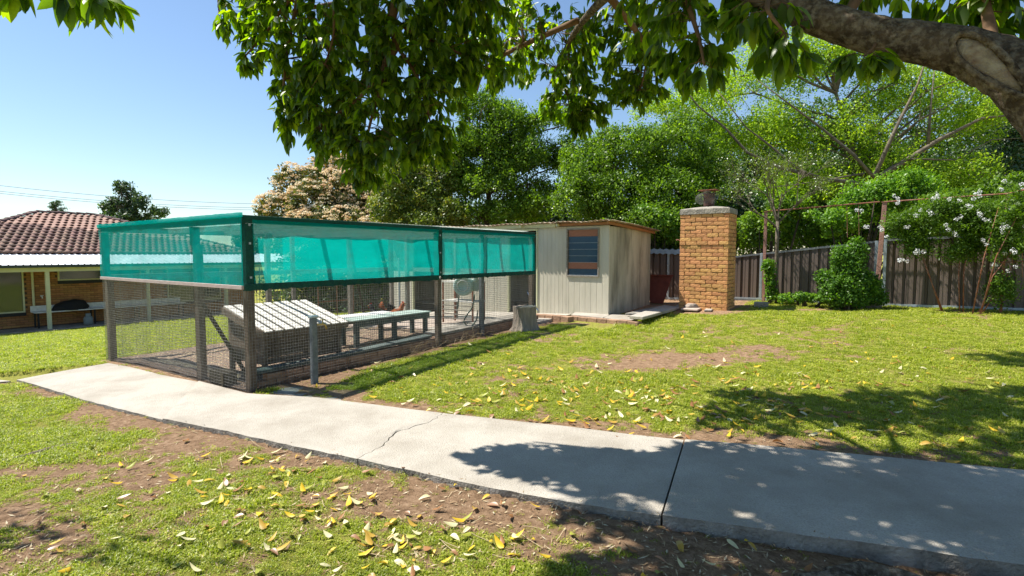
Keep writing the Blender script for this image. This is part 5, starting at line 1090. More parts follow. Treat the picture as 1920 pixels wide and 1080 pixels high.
# -- bare small tree
b = Gg(1458, 578); b = Vector((P(1458, 575, 12.6).x, 12.6, Tz(P(1458, 575, 12.6).x, 12.6))); t = thing('bare_tree', 'thin grey nearly bare tree with fine twigs before the fence', 'tree', b)
mb = MB(); A = [P(1458, 576, 12.6), P(1455, 520, 12.6), P(1457, 450, 12.6), P(1458, 415, 12.6)]; mb.tube([p-b for p in A], [.065, .045, .042, .038], 8, wob=.08); obj('trunk', mb, M['bark_grey'], t, True)
mb = MB(); R = random.Random(3); tips = []
def grow(p, d, L, r, lev):
    e_ = p+d*L; m1 = p.lerp(e_, .5)+Vector((R.uniform(-1, 1), R.uniform(-1, 1), R.uniform(-1, 1)))*L*.07; mb.tube([p-b, m1-b, e_-b], [r, r*.8, r*.6], 5 if lev < 2 else 3, cap=False)
    if lev >= 4: tips.append(e_); return
    for _ in range(3 if lev < 3 else 4):
        nd = (d+Vector((R.uniform(-1, 1), R.uniform(-1, 1), R.uniform(-.35, .8)))*.75).normalized(); grow(p.lerp(e_, R.uniform(.5, 1)), nd, L*R.uniform(.55, .85), r*.5, lev+1)
for d in ((-.35, .1, 1), (.12, 0, 1), (-.8, 0, .55), (.6, -.2, .7), (-.15, .3, 1)): grow(A[3]-Vector((0, 0, R.uniform(0, .25))), Vector(d).normalized(), .75, .024, 0)
obj('branches', mb, M['bark_grey'], t); C = np.array([list(x-b) for x in tips]); idx = np.repeat(np.arange(len(C)), 5); V, F, n = leaf_cards(C[idx]+NR.normal(size=(len(idx), 3))*.07, .045); put('leaves', npmesh('leaves', V, F, LM['olive'], NR.uniform(.1, .7, len(V))), t)['kind'] = 'stuff'
# -- flowering climber
t = shrub('flowering_climber', 'airy climber with white flower clusters sprawling over the rusty trellis', 'climber', [E(1700, 420, 11.0, .55, .35, .25), E(1780, 400, 10.7, .7, .45, .3), E(1850, 410, 10.4, .6, .5, .3), E(1900, 450, 10.0, .45, .65, .3), E(1880, 540, 10.2, .30, .35, .25), E(1720, 460, 10.9, .35, .25, .2), E(1800, 470, 10.6, .5, .25, .25), E(1930, 380, 9.8, .5, .4, .3), E(1740, 430, 11, .8, .25, .3), E(1830, 440, 10.6, .8, .3, .3)], 1250, 20, .13, .058, 'mid', 57, shell=.1, low=-1, tint=(.0, .75), stems=9, sr=.4, holes=.22, hscale=1.8, aspect=.35, bark='rust')
R = np.random.RandomState(8); fl_ = [(1662, 440), (1672, 372), (1690, 375), (1720, 405), (1735, 395), (1745, 400), (1700, 430), (1755, 365), (1768, 368), (1790, 372), (1825, 365), (1838, 367), (1800, 405), (1842, 400), (1853, 412), (1880, 345), (1895, 380), (1905, 385), (1880, 415), (1883, 430), (1898, 470), (1900, 475), (1725, 470), (1722, 468), (1690, 488), (1700, 490), (1650, 435), (1912, 345), (1860, 500), (1915, 420), (1618, 395), (1622, 420), (1780, 445), (1850, 455), (1905, 505), (1770, 425), (1815, 385)]
Cc = []
for x, y in fl_:
    for _ in range(2): p = P(x+R.normal()*6, y+R.normal()*4, 10.75-(x-1700)*.0045+R.normal()*.08); Cc.append(list(p))
Cc = np.array(Cc); idx = np.repeat(np.arange(len(Cc)), 26); dd = dirs(len(idx), R); V, F, n = leaf_cards(Cc[idx]+dd*.036, .023, R, dd, .3, .8); o = put('flowers', npmesh('flowers', V, F, LM['white'], R.uniform(0, 1, len(V))), t); sub(o, t); tag(o, kind='stuff')
# ------------------------------------------------------------------ overhanging tree
tr = thing('overhanging_tree', 'large broadleaf tree whose mottled limb and drooping leaves overhang the lawn', 'tree', (2.75, 1.25, -.12)); TB = Vector(tr.location)
def limb(name, pts, rads, n=14, wob=.03, m='bark', sub_=4):
    pts = [Vector(p) for p in pts]; Q = []; Rr = []
    for i in range(len(pts)-1):
        p0, p1, p2, p3 = pts[max(i-1, 0)], pts[i], pts[i+1], pts[min(i+2, len(pts)-1)]
        for k in range(sub_): t = k/sub_; Q.append(.5*((2*p1)+(-p0+p2)*t+(2*p0-5*p1+4*p2-p3)*t*t+(-p0+3*p1-3*p2+p3)*t**3)); Rr.append(rads[i]+(rads[i+1]-rads[i])*t)
    Q.append(pts[-1]); Rr.append(rads[-1]); mb = MB(); mb.tube([q-TB for q in Q], Rr, n, wob=wob); o = obj(name, mb, M[m], tr, True); return Q
limbA = [(2.45, 1.75, 1.55), P(2020, 268, 2.08), P(1925, 158, 2.2), P(1850, 112, 2.32), P(1760, 86, 2.42), P(1640, 66, 2.55), P(1520, 28, 2.7), P(1410, -22, 2.85), (.85, 3.1, 3.32), (.2, 3.5, 3.5)]
limb('trunk', [(2.8, 1.2, -.25), (2.75, 1.3, .35), (2.62, 1.5, 1.0), (2.45, 1.75, 1.55), P(2020, 268, 2.08)], [.36, .27, .22, .18, .115], 20, .03)
QA = limb('limb', limbA[1:], [.115, .110, .104, .090, .083, .077, .070, .064, .055], 20, .045, sub_=8)
# fresh pruning scar with bark collar, on the camera side
c = P(1846, 118, 2.165); d1 = (P(1915, 200, 2.12)-P(1796, 100, 2.24)); L = d1.length; x = d1.normalized(); nrm = (EYE-c).normalized(); y = nrm.cross(x).normalized(); mb = MB(); vs = []; K = 28
for k in range(K): a = 2*math.pi*k/K; s = .5+.5*math.cos(a); vs.append(c+x*(L*.52*math.cos(a)+.02)+y*(.036*math.sin(a)*(1.2-.45*math.cos(a))+.006)+nrm*.012)
vs2 = [c+(v-c)*.55+nrm*.020 for v in vs]; vs3 = [v-nrm*.05 for v in vs]
mb.add([v-TB for v in vs3+vs+vs2]+[c+nrm*.016-TB], [(k, (k+1) % K, K+(k+1) % K, K+k) for k in range(K)]+[(K+k, K+(k+1) % K, 2*K+(k+1) % K, 2*K+k) for k in range(K)]+[(2*K+k, 2*K+(k+1) % K, 3*K) for k in range(K)]); obj('pruning_scar', mb, M['scar'], tr, True)
ring = [c+(v-c)*1.06+nrm*.010 for v in vs]; ring.append(ring[0]); mb = MB(); mb.tube([r-TB for r in ring], .0135, 7, cap=False, wob=.25); obj('bark_collar', mb, M['bark'], tr, True)
SKEL = []
def reg(Q): SKEL.extend(Q)
reg(QA[30:])
for pts, r in (([(.85, 3.1, 3.32), (.0, 3.9, 3.6), (-.7, 4.4, 3.7), (-1.4, 4.7, 3.75), (-2.0, 4.9, 3.75)], (.06, .012)),
               ([(.85, 3.1, 3.32), (.75, 4.3, 3.62), (.6, 5.4, 3.75), (.45, 6.4, 3.6)], (.055, .012)),
               ([(.75, 4.3, 3.62), (1.3, 5.3, 3.6), (1.6, 6.0, 3.5)], (.035, .01)), ([(.6, 5.0, 3.72), (-.2, 5.7, 3.6), (-.4, 6.1, 3.4)], (.03, .01)),
               ([(-.35, 4.2, 3.66), P(765, -20, 4.3), P(735, 35, 4.3), P(742, 85, 4.3), P(722, 120, 4.3)], (.045, .026)),
               ([P(722, 120, 4.3), P(705, 150, 4.25), P(672, 185, 4.25), P(630, 215, 4.3), P(600, 235, 4.35)], (.022, .005)),
               ([P(722, 120, 4.3), P(718, 160, 4.25), P(700, 210, 4.25), P(688, 260, 4.25), P(680, 310, 4.3)], (.022, .005)),
               ([P(735, 35, 4.3), P(790, 70, 4.3), P(840, 90, 4.4), P(920, 130, 4.6)], (.02, .006)), ([P(742, 85, 4.3), P(780, 140, 4.3), P(800, 200, 4.3), P(815, 270, 4.4)], (.016, .005)),
               ([(-.9, 4.5, 3.7), P(640, -10, 4.3), P(625, 70, 4.25), P(610, 120, 4.2)], (.018, .005)), ([(-1.3, 4.65, 3.74), P(560, -10, 4.4), P(500, 60, 4.5), P(460, 105, 4.5)], (.022, .006)),
               ([P(560, -10, 4.4), P(540, 90, 4.4), P(530, 180, 4.4), P(525, 230, 4.4)], (.018, .005)), ([(-1.7, 4.8, 3.75), P(430, -20, 4.6), P(410, 20, 4.6)], (.016, .005)),
               ([(1.3, 5.3, 3.6), P(1180, 40, 5.5), P(1210, 110, 5.5), P(1200, 170, 5.5)], (.018, .006)), ([(.45, 6.4, 3.6), P(1050, 130, 6.3), P(1070, 210, 6.2)], (.016, .006)),
               ([(.85, 3.1, 3.32), P(1290, 10, 3.0), P(1310, 70, 2.9), P(1320, 120, 2.8)], (.02, .006)), ([QA[46], P(1440, 20, 2.5), P(1470, 60, 2.45)], (.015, .005)),
               ([QA[35], P(1640, 80, 2.5), P(1620, 105, 2.45)], (.012, .005)), ([QA[36], P(1620, -20, 2.7), P(1680, -60, 2.8), P(1800, -60, 2.6)], (.03, .01)), ([QA[14], P(1850, 20, 2.4), P(1840, -60, 2.5)], (.03, .01)),
               ([(2.45, 1.75, 1.55), (2.2, 1.9, 3.0), (1.5, 2.2, 4.2), (.2, 2.4, 4.7), (-1.4, 2.8, 4.3), (-2.6, 3.0, 3.9)], (.14, .03)), ([(1.5, 2.2, 4.2), (1.6, 3.2, 4.8), (2.2, 4.6, 4.9), (2.9, 5.6, 4.6)], (.09, .03)),
               ([(2.2, 1.9, 3.0), (3.2, 2.4, 3.8), (4.3, 3.6, 4.2), (5.2, 4.6, 4.1)], (.09, .03)), ([(.2, 2.4, 4.7), (.1, 1.2, 4.9), (-.4, .4, 4.8)], (.05, .02)),
               ([(1.6, 3.2, 4.8), (.8, 3.9, 4.9), (-.4, 4.15, 4.85), (-1.6, 4.15, 4.8), (-2.4, 4.1, 4.75)], (.04, .012)), ([(2.2, 4.6, 4.9), (1.6, 5.6, 5.4), (.4, 6.0, 5.4)], (.04, .012)), ([(1.6, 5.6, 5.4), (2.8, 6.0, 5.5), (3.4, 7.5, 6.0)], (.03, .01)), ([(.2, 2.4, 4.7), (-.8, 3.2, 4.65), (-2.0, 3.2, 4.5)], (.03, .01)), ([(.1, 1.2, 4.9), (.8, 0, 5.0), (.8, -1.4, 5.0)], (.05, .02)), ([(2.2, 1.9, 3.0), (3.0, .8, 4.2), (3.8, -.4, 4.6)], (.07, .02)), ([(4.3, 3.6, 4.2), (4.8, 2.2, 4.5), (5.0, 1.0, 4.4)], (.04, .02)),
               ([(-1.4, 2.8, 4.3), (-2.0, 2.4, 3.9), (-2.2, 2.1, 3.35), P(-60, -60, 2.3), P(60, -50, 1.95), P(150, -25, 1.85)], (.03, .006))):
    q = limb('branch', pts, [r[0]+(r[1]-r[0])*i/(len(pts)-1) for i in range(len(pts))], 8, .05, 'bark' if r[0] > .05 else 'twig', 5); reg(q)
SK = np.array([list(p) for p in SKEL])
CE = [  # px,py,Y,rx,rz,twigs
 (480,20,4.55,.40,.26,26),(560,40,4.4,.50,.40,44),(660,60,4.3,.50,.45,46),(760,90,4.3,.45,.48,48),(840,70,4.4,.40,.45,40),(560,130,4.4,.32,.36,26),(600,190,4.35,.35,.35,34),(700,190,4.3,.42,.42,46),(800,190,4.35,.34,.40,34),
 (640,265,4.3,.26,.20,22),(720,280,4.25,.28,.22,24),(810,270,4.35,.20,.18,14),(560,225,4.4,.20,.18,11),(470,105,4.5,.14,.10,7),(690,325,4.3,.10,.09,6),(900,120,4.6,.34,.22,20),(880,30,4.6,.45,.32,28),(535,215,4.4,.10,.10,5),(660,325,4.3,.06,.09,3),
 (960,60,5.4,.50,.45,30),(1040,90,5.8,.60,.50,42),(1100,150,6.1,.45,.36,30),(1060,195,6.2,.33,.28,24),(1150,60,5.6,.55,.5,38),(1190,130,5.6,.36,.40,24),(1110,210,6.2,.28,.18,14),(1085,235,6.2,.16,.14,8),(1130,180,6.0,.3,.2,14),(1240,60,5.2,.4,.35,18),(1210,165,5.5,.22,.2,10),
 (1330,5,3.0,.25,.10,14),(1400,35,2.75,.14,.08,8),(1480,20,2.6,.12,.06,5),(1280,60,3.0,.16,.22,11),(1300,120,2.9,.14,.13,8),(1350,50,2.9,.22,.20,12),(1420,70,2.6,.13,.13,8),(1480,95,2.45,.10,.08,7),(1220,30,3.2,.22,.18,12),(1610,98,2.42,.09,.035,5),(1650,108,2.45,.06,.03,3),
 (1700,-10,2.8,.35,.12,14),(1820,20,2.55,.25,.10,14),(1890,50,2.5,.14,.09,8),(1560,-15,2.9,.3,.10,10),(1780,35,2.6,.12,.04,5),
 (-10,-14,1.95,.05,.03,1),(48,-16,1.9,.05,.03,2),(150,-12,1.82,.07,.04,4),(195,-20,1.85,.05,.03,2)]
WE = [  # out of frame foliage that throws the shade: x,y,z,rx,ry,rz,twigs
 (-2.0,4.4,4.75,.55,.45,.2,105),(-1.1,4.4,4.7,.7,.6,.2,165),(-.2,4.5,4.8,.8,.6,.2,180),(.8,4.5,4.9,.8,.6,.25,165),(1.6,4.3,4.9,.7,.6,.25,135),
 (-1.4,3.4,4.4,.6,.5,.25,105),(-.5,3.4,4.5,.8,.6,.25,150),(.5,3.4,4.6,.8,.6,.25,150),(1.5,3.3,4.6,.8,.6,.25,135),
 (-2.3,2.8,4.3,.5,.35,.2,75),(-1.5,2.7,4.3,.7,.5,.2,120),(-.5,2.5,4.4,.8,.6,.25,135),(.5,2.3,4.5,.8,.6,.25,135),(1.5,2.2,4.5,.8,.6,.3,105),
 (-1.9,3.9,4.6,.5,.4,.2,90),(-1.1,3.9,4.6,.6,.4,.2,120),(-.2,3.9,4.65,.7,.4,.2,140),(.7,3.9,4.7,.7,.4,.2,130),(1.6,3.8,4.7,.7,.4,.2,110),
 (-1.9,3.2,4.4,.5,.3,.2,80),(-1.0,3.1,4.4,.6,.3,.2,90),(.0,3.0,4.5,.7,.3,.2,100),
 (.1,6.0,5.3,.7,.55,.2,120),(1.0,6.1,5.4,.8,.6,.2,150),(2.0,6.1,5.4,.8,.6,.2,150),(3.0,6.0,5.4,.8,.6,.2,120),(1.4,5.4,5.3,.9,.5,.2,135),(2.6,5.3,5.3,.9,.5,.2,120),
 (3.4,7.7,5.9,.8,.45,.2,90),(2.6,3.4,4.7,.8,.6,.3,75),(.4,1.2,4.8,1.0,.6,.3,60),(-.6,.8,5.0,.9,.8,.3,130),(1.0,.2,5.0,1.0,.8,.3,150),(2.5,.6,4.7,.9,.8,.3,130),(3.6,-.6,4.6,1,.8,.3,120),(.8,-1.3,4.9,1,.8,.3,130),(-1.2,-.6,4.9,.9,.8,.3,100),(4.6,2.4,4.4,.8,.8,.3,110),(5.6,3.6,4.5,.8,.7,.3,90),(4.9,.8,4.4,.9,.8,.3,100),
 (-5.55,3.75,3.45,.25,.2,.12,9)]
RR = np.random.RandomState(77)
# detailed leaf: 3 x 6 grid folded on midrib, drooping tip
def leaf_grid(L=.11, W=.042, fold=.28, curl=.25, rows=6):
    v = []
    for i in range(rows+1):
        t = i/rows; w_ = W*.5*math.sin(math.pi*min(1, t**.8*1.0))**.75*(1 if t < .98 else 0)*(1.0-.25*t); xx = L*t; z = -curl*L*t*t
        for s in (-1, 0, 1): v.append((xx, s*w_, z+abs(s)*w_*fold))
    f = [(3*i+k, 3*i+k+1, 3*i+4+k, 3*i+3+k) for i in range(rows) for k in (0, 1)]
    return np.array(v), np.array(f)
LGF = [leaf_grid(.15, .075, .2, .2, 2), leaf_grid(.16, .08, .3, .3, 2), leaf_grid(.15, .08, .15, .1, 2), leaf_grid(.15, .075, .3, -.05, 2)]
LG = [leaf_grid(.098, .045, .22, .22, 5), leaf_grid(.112, .050, .32, .45, 5), leaf_grid(.088, .042, .15, .10, 5), leaf_grid(.10, .049, .42, -.1, 5)]
VO = [[] for _ in LG]; leaves = []; tw = MB()
def add_twigs(c, r, n, shape_low=-1.0):
    for _ in range(n):
        d = dirs(1, RR)[0]; tip = np.array(c)+d*np.array(r)*RR.uniform(.35, 1)**.6; tip[2] -= .02
        i = np.argmin(((SK-tip)**2).sum(1)+np.where(SK[:, 2] < tip[2]-.05, .35, 0)); q = SK[i]; l = np.linalg.norm(tip-q)
        mid = (q+tip)/2+np.array([0, 0, .16*l])+RR.normal(size=3)*.05*l; r0 = min(.007, .002+.006*l)
        pts = [q, q*.5+mid*.5, mid, mid*.4+tip*.6+np.array([0, 0, .02*l]), tip]; tw.tube([Vector(p)-TB for p in pts], [r0, r0*.8, r0*.6, .0022, .0014], 3, cap=False)
        nl = RR.randint(8, 13); ax_ = tip-pts[3]; ax_ /= np.linalg.norm(ax_)+1e-6
        for k in range(nl):
            t = k/(nl-1); p = (pts[3]+(tip-pts[3])*max(0, t*1.25-.25)) if t > .2 else (mid+(pts[3]-mid)*(t*5)); s = dirs(1, RR)[0]; s -= ax_*s.dot(ax_)*.7
            dr = s*.75+ax_*.5+np.array([0, 0, -.85*RR.uniform(.3, 1.5)]); dr /= np.linalg.norm(dr); leaves.append((p, dr, RR.randint(4), RR.uniform(.72, 1.15), RR.uniform(0, 1)))
for px, py, Y, rx, rz, n in CE: p = P(px, py, Y); add_twigs((p.x, p.y, p.z), (rx, max(rx*.8, .08), rz), int(n*1.95) if Y > 4 else n)
n_vis = len(leaves)
for x_, y_, z_, rx, ry, rz, n in WE: add_twigs((x_, y_, z_), (rx, ry, rz), n)
tag(obj('twigs', tw, M['twig'], tr, True), kind='stuff')
def basis(dr, tilt):
    dr = Vector(dr); z = Vector((0, 0, 1)); y = z.cross(dr)
    if y.length < .05: y = Vector((1, 0, 0))
    y.normalize(); zz = dr.cross(y); y2 = y*math.cos(tilt)+zz*math.sin(tilt); z2 = dr.cross(y2); return Matrix((dr, y2, z2)).transposed()
def in_view(p):
    d = Vector(p)-EYE; fw = d.y*math.cos(PITCH)-d.z*math.sin(PITCH)
    if fw < .3: return 1e9
    up = d.z*math.cos(PITCH)+d.y*math.sin(PITCH); a, b = d.x/fw, up/fw
    return fw if abs(a) < .97 and abs(b) < .55 else 1e9
for L_ in leaves: pass
order = sorted(range(len(leaves)), key=lambda i: in_view(leaves[i][0])/leaves[i][3]); chosen = set(order[:300])
lmesh = [[npmesh('leaf', v, f, LM['canopy'], np.full(len(v), t), True) for t in (.1, .4, .7, 1.0)] for v, f in LG]
Vs = []; Fs = []; Ts = []; nb_ = 0
for i, (p, dr, k, s, t) in enumerate(leaves):
    B_ = basis(dr, RR.normal()*.55)
    if i in chosen:
        o = put('leaf', lmesh[k][min(3, int(t*4))], tr); o.matrix_local = TM(Vector(p)-TB) @ B_.to_4x4() @ Matrix.Scale(s, 4)
    else:
        v, f = (LG if i < n_vis else LGF)[k]; Vs.append((v*s) @ np.array(B_).T+(np.array(p)-np.array(TB))); Fs.append(f+nb_); Ts.append(np.full(len(v), t)); nb_ += len(v)
tag(put('foliage', npmesh('foliage', np.concatenate(Vs), np.concatenate(Fs), LM['canopy'], np.concatenate(Ts), True), tr), kind='stuff')
# roots at the foot
for k, (px_, L_) in enumerate((([(1560, 1065), (1620, 1050), (1690, 1062), (1760, 1085)], .05), ([(1500, 1078), (1560, 1070), (1640, 1085)], .045), ([(1800, 1078), (1860, 1095), (1960, 1140)], .06))):
    pts = [Gg(*q)+Vector((0, 0, .0)) for q in px_]; pts = [pts[0]-Vector((0, 0, .05))]+pts+[TB+Vector((-.1, .05, .1))]; mb = MB(); mb.tube([p-TB for p in pts], [L_*.5]+[L_]*(len(pts)-2)+[L_*1.6], 10, wob=.12); obj('root', mb, M['bark'], tr, True)
pts = [Gg(*q) for q in ((-20, 872), (40, 856), (95, 840), (150, 829), (190, 826))]; mb = MB(); mb.tube([p+Vector((0, 0, .0)) for p in pts], [.022, .02, .024, .018, .006], 8, wob=.15); tag(obj('surface_root', mb, M['bark_grey'], None, True), 'pale exposed root curving through the grass at lower left', 'root')

# ------------------------------------------------------------------ fallen leaves
FLm = [leafmat('fallen_leaf_'+n, c, tuple(x*.75 for x in c), None, .25, .06, tcol=(1, 1, .8)) for n, c in (('yellow', (.72, .48, .035)), ('gold', (.52, .33, .06)), ('cream', (.72, .66, .38)), ('brown', (.33, .16, .065)), ('green', (.36, .38, .06)))]
names = ['bright yellow', 'orange gold', 'pale cream', 'dry brown', 'yellow green']
FG = [leaf_grid(.10, .042, .35, .35), leaf_grid(.10, .044, .42, .4), leaf_grid(.10, .036, .2, -.3), leaf_grid(.09, .045, .7, .25)]
fm = [[npmesh('fallen_leaf', v-[.05, 0, 0], f, m, np.full(len(v), .2), True) for v, f in FG] for m in FLm]
spots = []; RL = random.Random(21)
def scatter(n, cx, cy, sx, sy, box=None):
    c = 0; n = int(n*1.5)
    while c < n:
        x = RL.gauss(cx, sx); y = RL.gauss(cy, sy)
        if not (-60 < x < 1980 and 590 < y < 1120): continue
        p = G(x, y); spots.append((p.x, p.y)); c += 1
scatter(130, 1000, 745, 190, 30); scatter(110, 1320, 765, 160, 32); scatter(70, 1550, 760, 200, 38); scatter(40, 1750, 720, 140, 50); scatter(30, 1250, 690, 200, 30); scatter(20, 1500, 660, 250, 40)
scatter(60, 560, 950, 130, 65); scatter(36, 720, 1020, 120, 45); scatter(26, 480, 880, 130, 30); scatter(22, 300, 960, 120, 60); scatter(20, 900, 1000, 120, 50); scatter(10, 1300, 1040, 150, 30); scatter(14, 1750, 830, 120, 25)
ax_, ay_ = np.array([s[0] for s in spots]), np.array([s[1] for s in spots]); dn_, df_ = pdist(ax_, ay_, NEw), pdist(ax_, ay_, FEw); ic_ = in_cage(ax_, ay_, .1)[0]; zz_ = gz(ax_, ay_); pv = []
cnt = 0; cand = []
for i, (x, y) in enumerate(spots):
    onp = dn_[i] < .02 and df_[i] > -.02
    if ic_[i] or (onp and RL.random() > .07): continue
    z = Tz(x, y)+.016 if onp else zz_[i]+.018; cand.append((math.hypot(x, y), x, y, z, dn_[i] > 0, onp, min(abs(dn_[i]), abs(df_[i]))))
cand.sort(); rest = {}
for i, (d, x, y, z, near, onp, edge) in enumerate(cand):
    k = RL.choices(range(5), (30, 18, 24, 20, 12))[0]; g = RL.randrange(4); s = RL.uniform(.5, 1.0)*(1 if near else 1.22)
    mt = TM((x, y, z+.004)) @ Matrix.Rotation(RL.uniform(0, 6.28), 4, 'Z') @ Matrix.Rotation(RL.uniform(-.35, .35), 4, 'X') @ Matrix.Rotation(RL.choice([0, math.pi, math.pi])+RL.uniform(-.12, .12), 4, 'Y') @ Matrix.Scale(s, 4)
    if i < 300:
        o = put('fallen_leaf', fm[k][g]); o.matrix_world = mt; where = 'on the path' if onp else ('before the path' if near else 'beyond the path')
        pp = math.atan2(x, y); side = 'at far left' if pp < -.5 else 'left of centre' if pp < -.15 else 'near the middle' if pp < .15 else 'right of centre' if pp < .42 else 'at far right'
        tag(o, f"{'small' if s < .78 else 'large' if s > .98 else 'middling'} {names[k]} {('folded', 'rolled', 'arched', 'cupped')[g]} leaf fallen {where} {side}{' near its edge' if edge < .30 and not onp else ''}", 'leaf', 'fallen leaves')
    else:
        v, f = FG[g]; rest.setdefault(k, []).append((np.array([list(mt @ Vector(q-np.array([.05, 0, 0]))) for q in v]), f))
Vq = []; Fq = []; Mi = []; nb_ = 0
for k, L_ in rest.items():
    for v, f in L_: Vq.append(v); Fq.append(f+nb_); nb_ += len(v); Mi += [k]*len(f)
if Vq:
    me = npmesh('fallen_leaves', np.concatenate(Vq), np.concatenate(Fq), FLm[0], np.full(nb_, .2), True)
    for m in FLm[1:]: me.materials.append(m)
    me.polygons.foreach_set('material_index', Mi); tag(put('fallen_leaves', me), 'scatter of smaller yellow fallen leaves across the far lawn', kind='stuff')
# fine dead litter in the worn grass
V = []; Fc = []
for i in range(9000):
    px_, py_ = RL.uniform(-40, 1960), (RL.uniform(850, 1095) if RL.random() < .6 else RL.uniform(640, 860)); p = G(px_, py_); V.append((p.x, p.y))
V = np.array(V); dn_, df_ = pdist(V[:, 0], V[:, 1], NEw), pdist(V[:, 0], V[:, 1], FEw); s_ = soil(V[:, 0], V[:, 1]); k_ = ((dn_ > .0) | (df_ < .0) | ((dn_ > -.10*NR.uniform(0, 1, len(dn_))**2) | (df_ < .16*NR.uniform(0, 1, len(dn_))**3))) & ~in_cage(V[:, 0], V[:, 1], .1)[0] & (s_ > .25); V = V[k_]; z_ = gz(V[:, 0], V[:, 1]); ins = (dn_[k_] < 0) & (df_[k_] > 0); z_ = np.where(ins, T(V[:, 0], V[:, 1])+.026-.008, z_); Q = []
for (x, y), z in zip(V, z_):
    a = RL.uniform(0, 6.28); l = RL.uniform(.006, .03); w2 = RL.uniform(.0015, .006); d = np.array([math.cos(a), math.sin(a), RL.uniform(-.1, .4)])*l; e_ = np.array([-math.sin(a), math.cos(a), RL.uniform(-.2, .2)])*w2; c_ = np.array([x, y, z+.008]); b_ = len(Q); Q += [c_-d, c_-e_, c_+d, c_+e_]; Fc.append((b_, b_+1, b_+2, b_+3))
tag(put('leaf_litter', npmesh('leaf_litter', np.array(Q), Fc, leafmat('dead_litter', (.16, .09, .05), (.42, .31, .18), (.62, .54, .38), .2, .02, tcol=(1, 1, 1)), np.repeat([RL.random() for _ in Fc], 4))), 'fine dead leaf litter and straw over the worn soil', kind='stuff')
# small sticks and stones
S_ = []
for i in range(160):
    p = G(RL.uniform(0, 1920), RL.choice([RL.uniform(640, 860), RL.uniform(860, 1090)])); 
    if abs(pdist(np.array([p.x]), np.array([p.y]), NEw)[0]) < .0: continue
    if pdist(np.array([p.x]), np.array([p.y]), NEw)[0] < 0.03 and pdist(np.array([p.x]), np.array([p.y]), FEw)[0] > -.03: continue
    if in_cage(np.array([p.x]), np.array([p.y]), .1)[0][0]: continue
    z = gzz(p.x, p.y)+.012; a = RL.uniform(0, 6.28); l = RL.uniform(.03, .13); q = Vector((p.x, p.y, z)); d = Vector((math.cos(a), math.sin(a), RL.uniform(-.1, .15)))*l; S_ += [(q, q+d), (q+d, q+d*1.6+Vector((0, .01, 0)))]
Vv, Ff = segs(S_, .0022); tag(put('dry_twigs', npmesh('dry_twigs', Vv, Ff, M['straw'])), 'small dry twigs scattered in the grass', kind='stuff')

# ------------------------------------------------------------------ grass (tufts on the ground, thinner where soil shows)
GM = leafmat('grass_blade', (.15, .19, .015), (.34, .39, .035), (.66, .58, .18), .45, .04, .5, True, tcol=(1.3, 1.5, .4))
hid = bpy.data.collections.new('grass_tufts')
def tuft(i, nb, h, rad, broad=0):
    R = random.Random(i); V = []; F = []; Tn = []
    for _ in range(nb):
        a = R.uniform(0, 6.28); r = rad*R.random()**.6; p = Vector((math.cos(a)*r, math.sin(a)*r, -.004)); la = R.uniform(0, 6.28); hh = h*R.uniform(.5, 1.15); le = R.uniform(.2, 1.1); w_ = R.uniform(.0016, .0032); d = Vector((math.cos(la), math.sin(la), 0)); sd = Vector((-d.y, d.x, 0)); t = R.random()
        if R.random() < broad:
            c_ = p+Vector((0, 0, hh*.5)); s = R.uniform(.005, .010); up = Vector((R.uniform(-.5, .5), R.uniform(-.5, .5), 1)).normalized(); x_ = d.cross(up).normalized(); y_ = up.cross(x_); b0_ = len(V)
            V += [c_-x_*s, c_-y_*s*.8, c_+x_*s, c_+y_*s*.8]; F.append((b0_, b0_+1, b0_+2, b0_+3)); Tn += [t]*4; continue
        m1 = p+d*hh*.35*le+Vector((0, 0, hh*.62)); e_ = p+d*hh*le+Vector((0, 0, hh*(1-.25*le))); b0_ = len(V)
        V += [p-sd*w_, p+sd*w_, m1+sd*w_*.8, m1-sd*w_*.8, e_, e_]; F += [(b0_, b0_+1, b0_+2, b0_+3), (b0_+3, b0_+2, b0_+4, b0_+5)]; Tn += [t*.8, t*.8, t, t, t, t]
    me = npmesh('grass_tuft', [list(v) for v in V], F, GM, Tn); o = bpy.data.objects.new('grass_tuft', me); hid.objects.link(o)
for i in range(10): tuft(i, 26, .034 if i % 2 else .026, .05, (.15, .6, .3, .75, .1)[i % 5])
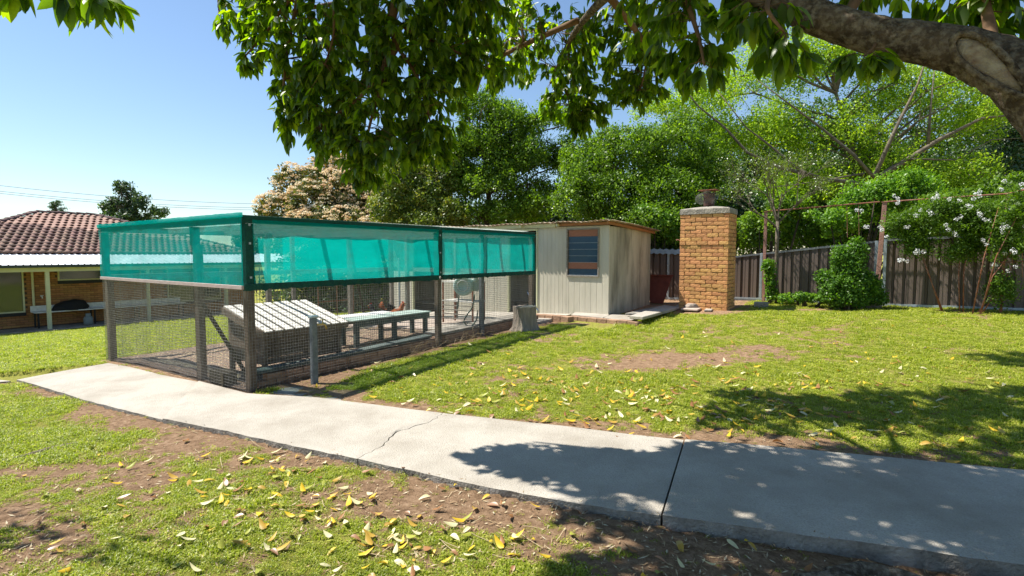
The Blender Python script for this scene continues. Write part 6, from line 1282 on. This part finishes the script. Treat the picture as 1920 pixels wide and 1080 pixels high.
def points():
    out = []
    R = np.random.RandomState(9)
    def area(x0, x1, y0, y1, dens, sc, cond):
        n = int((x1-x0)*(y1-y0)*dens); x = R.uniform(x0, x1, n); y = R.uniform(y0, y1, n)
        m = (np.abs(x) < (y+.9)*1.03+.3) & cond(x, y); x, y = x[m], y[m]; dn, df = pdist(x, y, NEw), pdist(x, y, FEw); s = soil(x, y); ic = in_cage(x, y, .03)[0]
        u = (x-O.x)*AU.x+(y-O.y)*AU.y; v = (x-O.x)*AV.x+(y-O.y)*AV.y
        m = ((dn > .015) | (df < -.015)) & ~ic & (R.uniform(0, 1, len(x)) > .95*np.clip((s-.2)/.55, 0, 1))
        m &= ~(((u > 5.95) & (u < 10.3) & (v > -1.7) & (v < 6.5)) | ((u > 8.7) & (u < 10.2) & (v > -3.5) & (v < 0))); m &= v < 17.4
        x, y, s = x[m], y[m], s[m]; f = (y-FA.y)*FD.x-(x-FA.x)*FD.y; k = f < .02; x, y, s = x[k], y[k], s[k]
        out.append(np.c_[x, y, gz(x, y), sc*R.uniform(.6, 1.25, len(x))*(.55+.9*fbm(x*1.7, y*1.7, 31, 3))*np.clip(1.2-.7*s, .45, 1.1)])
    area(-5, 4, 1.9, 4.0, 1500, .8, lambda x, y: y < 4.0); area(-8, 6, 4.0, 6.0, 1000, .9, lambda x, y: y >= 4.0); area(-10, 9.5, 6.0, 9.0, 420, 1.15, lambda x, y: y >= 6)
    area(-3, 10.5, 9.0, 13.6, 260, 1.4, lambda x, y: y >= 9); area(-22, -3, 9.0, 19, 110, 1.6, lambda x, y: y >= 9); area(-15, -2, 19, 28, 22, 2.6, lambda x, y: y >= 19)
    return np.concatenate(out)
GP = points(); R = np.random.RandomState(4); n = len(GP); print('tufts', n)
me = bpy.data.meshes.new('grass'); me.vertices.add(n); me.vertices.foreach_set('co', GP[:, :3].astype(np.float32).ravel())
a = me.attributes.new('size', 'FLOAT', 'POINT'); a.data.foreach_set('value', GP[:, 3].astype(np.float32)); a = me.attributes.new('spin', 'FLOAT_VECTOR', 'POINT')
rot = np.c_[R.normal(size=n)*.12, R.normal(size=n)*.12, R.uniform(0, 6.28, n)].astype(np.float32); a.data.foreach_set('vector', rot.ravel()); a = me.attributes.new('pick', 'INT', 'POINT'); a.data.foreach_set('value', R.randint(0, 10, n).astype(np.int32))
go = tag(put('grass', me), 'short patchy lawn grass and clover', 'grass', kind='stuff')
ng = bpy.data.node_groups.new('scatter_grass', 'GeometryNodeTree'); ng.interface.new_socket('Geometry', in_out='INPUT', socket_type='NodeSocketGeometry'); ng.interface.new_socket('Geometry', in_out='OUTPUT', socket_type='NodeSocketGeometry')
gi = ng.nodes.new('NodeGroupInput'); gout = ng.nodes.new('NodeGroupOutput'); mp = ng.nodes.new('GeometryNodeMeshToPoints'); ip = ng.nodes.new('GeometryNodeInstanceOnPoints'); ci = ng.nodes.new('GeometryNodeCollectionInfo')
ci.inputs[0].default_value = hid; ci.inputs[1].default_value = True; ci.inputs[2].default_value = True
def nattr(name, ty): q = ng.nodes.new('GeometryNodeInputNamedAttribute'); q.data_type = ty; q.inputs[0].default_value = name; return [o_ for o_ in q.outputs if o_.enabled][0]
L_ = ng.links.new; L_(gi.outputs[0], mp.inputs[0]); L_(mp.outputs[0], ip.inputs['Points']); L_(ci.outputs[0], ip.inputs['Instance']); ip.inputs['Pick Instance'].default_value = True
L_(nattr('pick', 'INT'), ip.inputs['Instance Index']); L_(nattr('spin', 'FLOAT_VECTOR'), ip.inputs['Rotation']); L_(nattr('size', 'FLOAT'), ip.inputs['Scale']); L_(ip.outputs[0], gout.inputs[0])
md = go.modifiers.new('scatter', 'NODES'); md.node_group = ng
